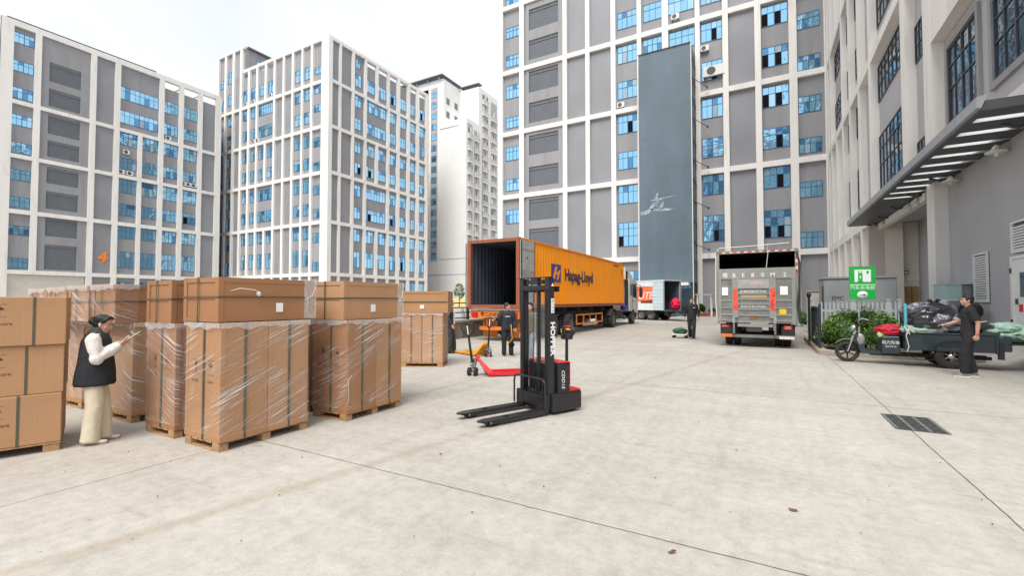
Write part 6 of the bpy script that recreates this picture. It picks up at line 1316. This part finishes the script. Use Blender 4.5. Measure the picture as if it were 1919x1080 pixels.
    if hairstyle == 'short':
        h.ell((0, -.022, .052), (.084, .096, .084), HAIR, 20, 14); h.ell((0, -.055, .0), (.074, .058, .07), HAIR, 16, 10); h.ell((0, .034, .09), (.056, .034, .028), HAIR, 14, 8)
        for s in (-1, 1): h.ell((s*.07, .012, .035), (.014, .03, .04), HAIR, 8, 6)
        for _ in range(26): a = random.uniform(0, 6.28); r_ = random.uniform(0, .06); h.ell((r_*math.cos(a), -.02+r_*math.sin(a)*1.2, .125-r_*.5), (.018, .018, .014), HAIR, 6, 5)
    else:
        h.ell((0, -.026, .04), (.081, .096, .084), HAIR, 20, 14); h.ell((0, -.06, -.01), (.078, .058, .07), HAIR, 16, 10); h.ell((0, -.125, -.005), (.05, .045, .045), HAIR, 14, 10); h.ell((0, -.13, .04), (.03, .03, .03), HAIR, 8, 6)
        for s in (-1, 1): h.tube([(s*.05, .05, .095), (s*.078, .028, .05), (s*.08, .01, .01)], [.02, .015, .006], HAIR, 8)
        h.ell((0, .032, .088), (.058, .038, .028), HAIR, 12, 8)
    q = MB(); q.add([HM @ v for v in h.v], h.f, HAIR, True); fused(q, 'hair', t, .009, .004, 40, 1)
    # trousers
    b = MB(); oloft(b, [(.84, 0, 0, .15, .105), (.95, 0, 0, .165, .115), (1.02, 0, 0, .155, .11), (1.06, 0, 0, .15, .105)], legm)
    for s in 'LR':
        A, K, B = V('hip'+s), V('knee'+s), V('ank'+s); pts = [A, A.lerp(K, .5), K, K.lerp(B, .5), B+Vector((0, 0, hem-.09-.02))]; limb(b, pts, [legr[0]*1.05, legr[0], legr[1], legr[1]*.97, legr[2]], legm, 14, True)
    fused(b, 'trousers', t, .016, fold, 10)
    # shoes
    for s in 'LR':
        B = V('ank'+s); yw = math.radians(j['yaw'+s]); M_ = Matrix.Translation((B.x, B.y, B.z-.09)) @ Matrix.Rotation(yw, 4, 'Z'); b = MB()
        for c, r in (((0, -.03, .045), (.042, .06, .042)), ((0, .05, .038), (.044, .08, .035)), ((0, .12, .03), (.045, .065, .027)), ((0, -.01, .075), (.042, .05, .04))): b.ell(c, r, shoem[0], 12, 8, M_)
        sh = fused(b, 'shoe', t, .012, 0)
        b = MB(); b.prism([(-.036, -.08), (.036, -.08), (.041, .02), (.044, .11), (.026, .176), (-.026, .176), (-.044, .11), (-.041, .02)], .0, .02, shoem[1], 'z', M_); b.build('sole', sh, True)
    # upper garment
    b = MB(); oloft(b, torso or [(.90, 0, 0, .175, .125), (1.0, 0, 0, .17, .125), (1.12, 0, 0, .16, .12), (1.26, 0, 0, .18, .125), (1.36, 0, 0, .185, .11), (1.43, 0, 0, .12, .08), (1.46, 0, -.005, .075, .07)], topm)
    for s in 'LR':
        A, E_, W_ = V('sh'+s), V('el'+s), V('wr'+s)
        if longsl: limb(b, [A, A.lerp(E_, .5), E_, E_.lerp(W_, .5), E_.lerp(W_, .93)], [sleeve[0]*1.08, sleeve[0], sleeve[1], sleeve[1]*.95, sleeve[2]], topm, 14, True)
        elif sleeve: limb(b, [A, A.lerp(E_, .45), A.lerp(E_, .8)], [sleeve[0]*1.1, sleeve[0]*1.05, sleeve[0]*1.12], topm, 14, True)
    if collar: limb(b, [V('neck')+Vector((0, -.01, -.02)), V('neck')+Vector((0, -.012, .03))], [.085, .066], topm, 14)
    fused(b, topname, t, .015, fold, 11)
    return t, j, body, HM
BLKC = mat('black_cloth', (.016, .016, .02), .85, var=.2, vs=8, bump=.3, bs=30); NAVY = mat('dark_navy_cloth', (.02, .022, .032), .85, var=.2, vs=8, bump=.3, bs=30); DKJ = mat('charcoal_jacket', (.03, .03, .034), .7, var=.2, vs=8)
CREAM = mat('cream_corduroy', (.60, .53, .40), .85, var=.06, vs=8, bump=.3, bs=40); FLEECE = mat('white_fleece', (.74, .70, .66), .9, bump=.8, bs=60); WSHOE = mat('pale_shoe', (.62, .56, .5), .6); WSOLE = mat('shoe_sole', (.7, .68, .64), .6); BSHOE = mat('black_shoe', (.015, .015, .015), .5); BRSOLE = mat('tan_sole', (.3, .22, .16), .7)
GSHOE = mat('grey_sneaker', (.22, .21, .2), .6, var=.5, vs=25); DENIM = mat('grey_denim', (.16, .19, .22), .85, var=.2, vs=10); OLIVE = mat('olive_jacket', (.11, .10, .06), .8, var=.2, vs=8)
# woman with the phone, facing image right
tw = 1.0
w_, jw, wb, wh = person('woman in black padded vest and cream trousers reading her phone beside the cartons', (-6.82, 2.27, 0), -30, 1.50, topm=FLEECE, legm=CREAM, shoem=(WSHOE, BRSOLE), hairstyle='bun', head=(-17, -14),
    J=dict(shL=(-.165, .0, 1.36), shR=(.165, .0, 1.36), elL=(-.2, .07, 1.13), elR=(.21, .05, 1.12), wrL=(-.05, .255, 1.30), wrR=(.05, .255, 1.29), head=(0, .07, 1.56), neck=(0, .02, 1.43), ankL=(-.1, .07, .09), kneeL=(-.1, .05, .49), ankR=(.105, -.02, .09), kneeR=(.1, .02, .49)),
    hands=dict(L=((.35, .75, .35), (.6, -.1, .9), (38, 34)), R=((-.35, .75, .35), (-.6, -.1, .9), (38, 34))), sleeve=(.078, .078, .058), legr=(.098, .098, .105), hem=.06, topname='fleece_sleeves', fold=.006)
VEST = mat('black_padded_vest', (.012, .013, .018), .8, var=.2, vs=6, bump=.5, bs=18); SCARF = mat('grey_collar', (.05, .052, .06), .9, bump=.6, bs=40)
b = MB(); oloft(b, [(.76, 0, .0, .22, .20), (.79, 0, .0, .23, .215), (.95, 0, .0, .22, .205), (1.12, 0, 0, .205, .185), (1.26, 0, 0, .19, .16), (1.36, 0, .0, .185, .145), (1.43, 0, .005, .13, .11)], VEST, 28); fused(b, 'padded_vest', w_, .012, .012, 7)
b = MB(); limb(b, [(0, .0, 1.40), (0, .01, 1.455)], [.11, .088], SCARF, 16); fused(b, 'collar', w_, .01, .01, 14)
PHONE = mat('phone_white', (.75, .75, .77), .25); pb = MB(); PM = Matrix.Translation((-6.82, 2.27, 0)) @ rot(0, 0, -30) @ Matrix.Scale(1.50/1.7, 4) @ T(0, .385, 1.395) @ rot(38, 0, 0)
pb.box((-.038, -.085, -.004), (.038, .085, .004), PHONE, PM, bev=.003); pb.box((-.034, -.078, .0042), (.034, .078, .005), GLASSD, PM); tag(pb.build('smartphone'), 'white phone held up in the hands of the woman in the black vest', 'phone')
b = MB(); b.ell((.078, -.004, -.012), (.008, .008, .01), WHT, 8, 6, wh); b.tube([(.08, -.004, -.012), (.08, .004, -.032)], .004, WHT, 6, wh); b.build('earbud', w_, True)
# man in black t-shirt by the tricycle, walking to the left of the picture
m1, j1, _, _ = person('man in black t-shirt and black trousers walking past the loaded tricycle', (3.86, 13.42, 0), 84, 1.76, topm=BLKC, legm=BLKC, shoem=(GSHOE, WSOLE), longsl=False, hem=.105, sleeve=(.07,), head=(4, 12), topname='t_shirt', legr=(.10, .088, .08), collar=True,
    J=dict(elL=(-.22, -.09, 1.13), wrL=(-.23, -.07, .89), elR=(.19, .12, 1.16), wrR=(.12, .33, 1.08), ankL=(-.09, .10, .09), kneeL=(-.1, .10, .50), ankR=(.1, -.06, .09), kneeR=(.1, .03, .49), head=(0, .03, 1.59)),
    hands=dict(L=((0, .1, -1), (1, .3, 0), (35, 45)), R=((0, 1, -.1), (-.2, 0, -1), (15, 20))), torso=[(.86, 0, 0, .185, .135), (.98, 0, 0, .18, .135), (1.12, 0, 0, .17, .13), (1.26, 0, 0, .185, .13), (1.36, 0, 0, .185, .11), (1.43, 0, 0, .12, .08)])
b = MB(); b.lathe([(.034, -.008), (.036, 0), (.034, .008)], RED, 14, T(-.229, -.073, .905) @ rot(5)); b.build('bracelet', m1, True)
# man walking toward us pulling a small cart
m2, j2, _, _ = person('man in black jacket walking toward us in the middle distance pulling a small cart', (-2.75, 20.72, 0), 189, 1.77, topm=BLKC, legm=BLKC, shoem=(BSHOE, WSOLE), head=(0, 4), legr=(.09, .075, .068),
    J=dict(ankL=(-.06, .12, .09), kneeL=(-.08, .14, .50), ankR=(.06, -.16, .12), kneeR=(.08, .02, .49), elL=(-.24, -.04, 1.13), wrL=(-.27, .02, .90), elR=(.24, -.05, 1.13), wrR=(.28, -.06, .9)), torso=[(.80, 0, 0, .185, .13), (.95, 0, 0, .18, .13), (1.12, 0, 0, .17, .125), (1.26, 0, 0, .185, .125), (1.36, 0, 0, .185, .11), (1.43, 0, 0, .12, .08)], vox=.0095)
b = MB(); b.box((-.13, .124, 1.285), (-.05, .132, 1.3), WHT); b.build('chest_mark', m2, True)
ct = thing('hand_cart', 'low flat cart with a cord pulled by the man in the middle distance', 'cart', (-3.25, 21.2, 0)); b = MB(); b.box((-3.62, 20.95, .14), (-2.98, 21.4, .18), WHT); b.build('deck', ct)
b = MB()
for x in (-3.55, -3.05):
    for y in (21.0, 21.35): b.cyl((x, y-.02, .06), (x, y+.02, .06), .06, RUB, 12)
b.build('cart_wheel', ct); b = MB(); b.box((-3.62, 20.97, .122), (-2.98, 21.38, .14), CHS); b.build('underframe', ct); b = MB(); b.tube([(-3.0, 21.1, .17), (-2.98, 20.95, .5), (-3.02, 20.8, .88)], .006, REFW, 5); b.build('cord', ct)
GBAG = mat('green_mesh_bag', (.03, .11, .05), .6, var=.4, vs=12, bump=.6, bs=25)
crumple('mesh_bag', 'dark green bag lying on the small flat cart', 'bag', (-3.3, 21.18, .3), (.29, .2, .13), GBAG, 51.0, .3)
b = MB()
for q in range(3): b.tube([(-3.35+q*.06, 21.1, .4), (-3.38+q*.07, 21.05, .5), (-3.3+q*.05, 21.1, .55), (-3.25+q*.05, 21.15, .42)], .008, mat('twine_pink', (.6, .4, .35), .7), 5)
tag(b.build('twine'), 'pale pink twine tied on top of the green bag', 'twine')
# man beside the orange pallet truck
m3, j3, _, _ = person('man in open dark jacket holding the handle of the orange pallet truck', (-6.72, 11.75, 0), 214, 1.58, topm=NAVY, legm=BLKC, shoem=(BSHOE, WSHOE), head=(-4, 52), legr=(.094, .08, .078), vox=.0095,
    J=dict(elR=(.30, .10, 1.18), wrR=(.42, .26, 1.2), elL=(-.25, -.03, 1.12), wrL=(-.27, .05, .88), ankL=(-.13, -.02, .09), kneeL=(-.12, .02, .49), ankR=(.1, .02, .09), yawL=25, yawR=-10), hands=dict(R=((.5, .6, -.2), (0, -.2, -1), (45, 50))), sleeve=(.078, .068, .055), torso=[(.84, 0, 0, .20, .14), (.98, 0, 0, .195, .135), (1.12, 0, 0, .185, .13), (1.26, 0, 0, .195, .13), (1.36, 0, 0, .19, .11), (1.43, 0, 0, .12, .08)])
b = MB(); oloft(b, [(.88, 0, .035, .09, .12), (1.0, 0, .035, .095, .115), (1.2, 0, .03, .1, .115), (1.36, 0, .02, .085, .1), (1.42, 0, .01, .06, .07)], BLKC); fused(b, 't_shirt', m3, .011, .004)
text_mb('NAN', .07, WHT, T(0, .15, 1.27) @ rot(90, 0, 180), ext=.001, parent=m3, name='shirt_lettering')
b = MB(); b.tube([(-6.45, 11.50, .95), (-6.35, 11.4, .55), (-6.55, 11.45, .35)], [.014, .014, .014], mat('broom_handle', (.6, .35, .05), .5), 8); b.ell((-6.4, 11.45, .38), (.1, .05, .08), DARK, 10, 8); tag(b.build('hand_broom'), 'short broom with yellow handle beside the man by the trailer', 'broom')
# man in charcoal jacket partly behind the far cartons
m4, j4, _, _ = person('man in charcoal jacket and pale shirt standing by the farthest carton stack', (-8.66, 11.53, 0), -56, 1.68, topm=DKJ, legm=DKJ, shoem=(BSHOE, BSHOE), head=(-6, 0), legr=(.10, .082, .07), vox=.0095, sleeve=(.075, .065, .05),
    J=dict(ankL=(-.1, .12, .09), kneeL=(-.1, .09, .49), elR=(.25, -.06, 1.13), wrR=(.25, .06, .90)))
b = MB(); oloft(b, [(.92, 0, .05, .1, .11), (1.1, 0, .05, .1, .1), (1.3, 0, .045, .1, .1), (1.42, 0, .02, .06, .07)], FLEECE); fused(b, 'shirt', m4, .011, .004)
# person behind the mast
m5, j5, _, _ = person('man in olive jacket and grey jeans seen between the rails of the stacker mast', (-5.17, 10.2, 0), 185, 1.60, topm=OLIVE, legm=DENIM, shoem=(CHS, WSOLE), head=(0, 10), vox=.0095, J=dict(ankL=(-.09, .20, .09), kneeL=(-.1, .16, .49), ankR=(.1, -.12, .1), kneeR=(.1, .02, .49)))
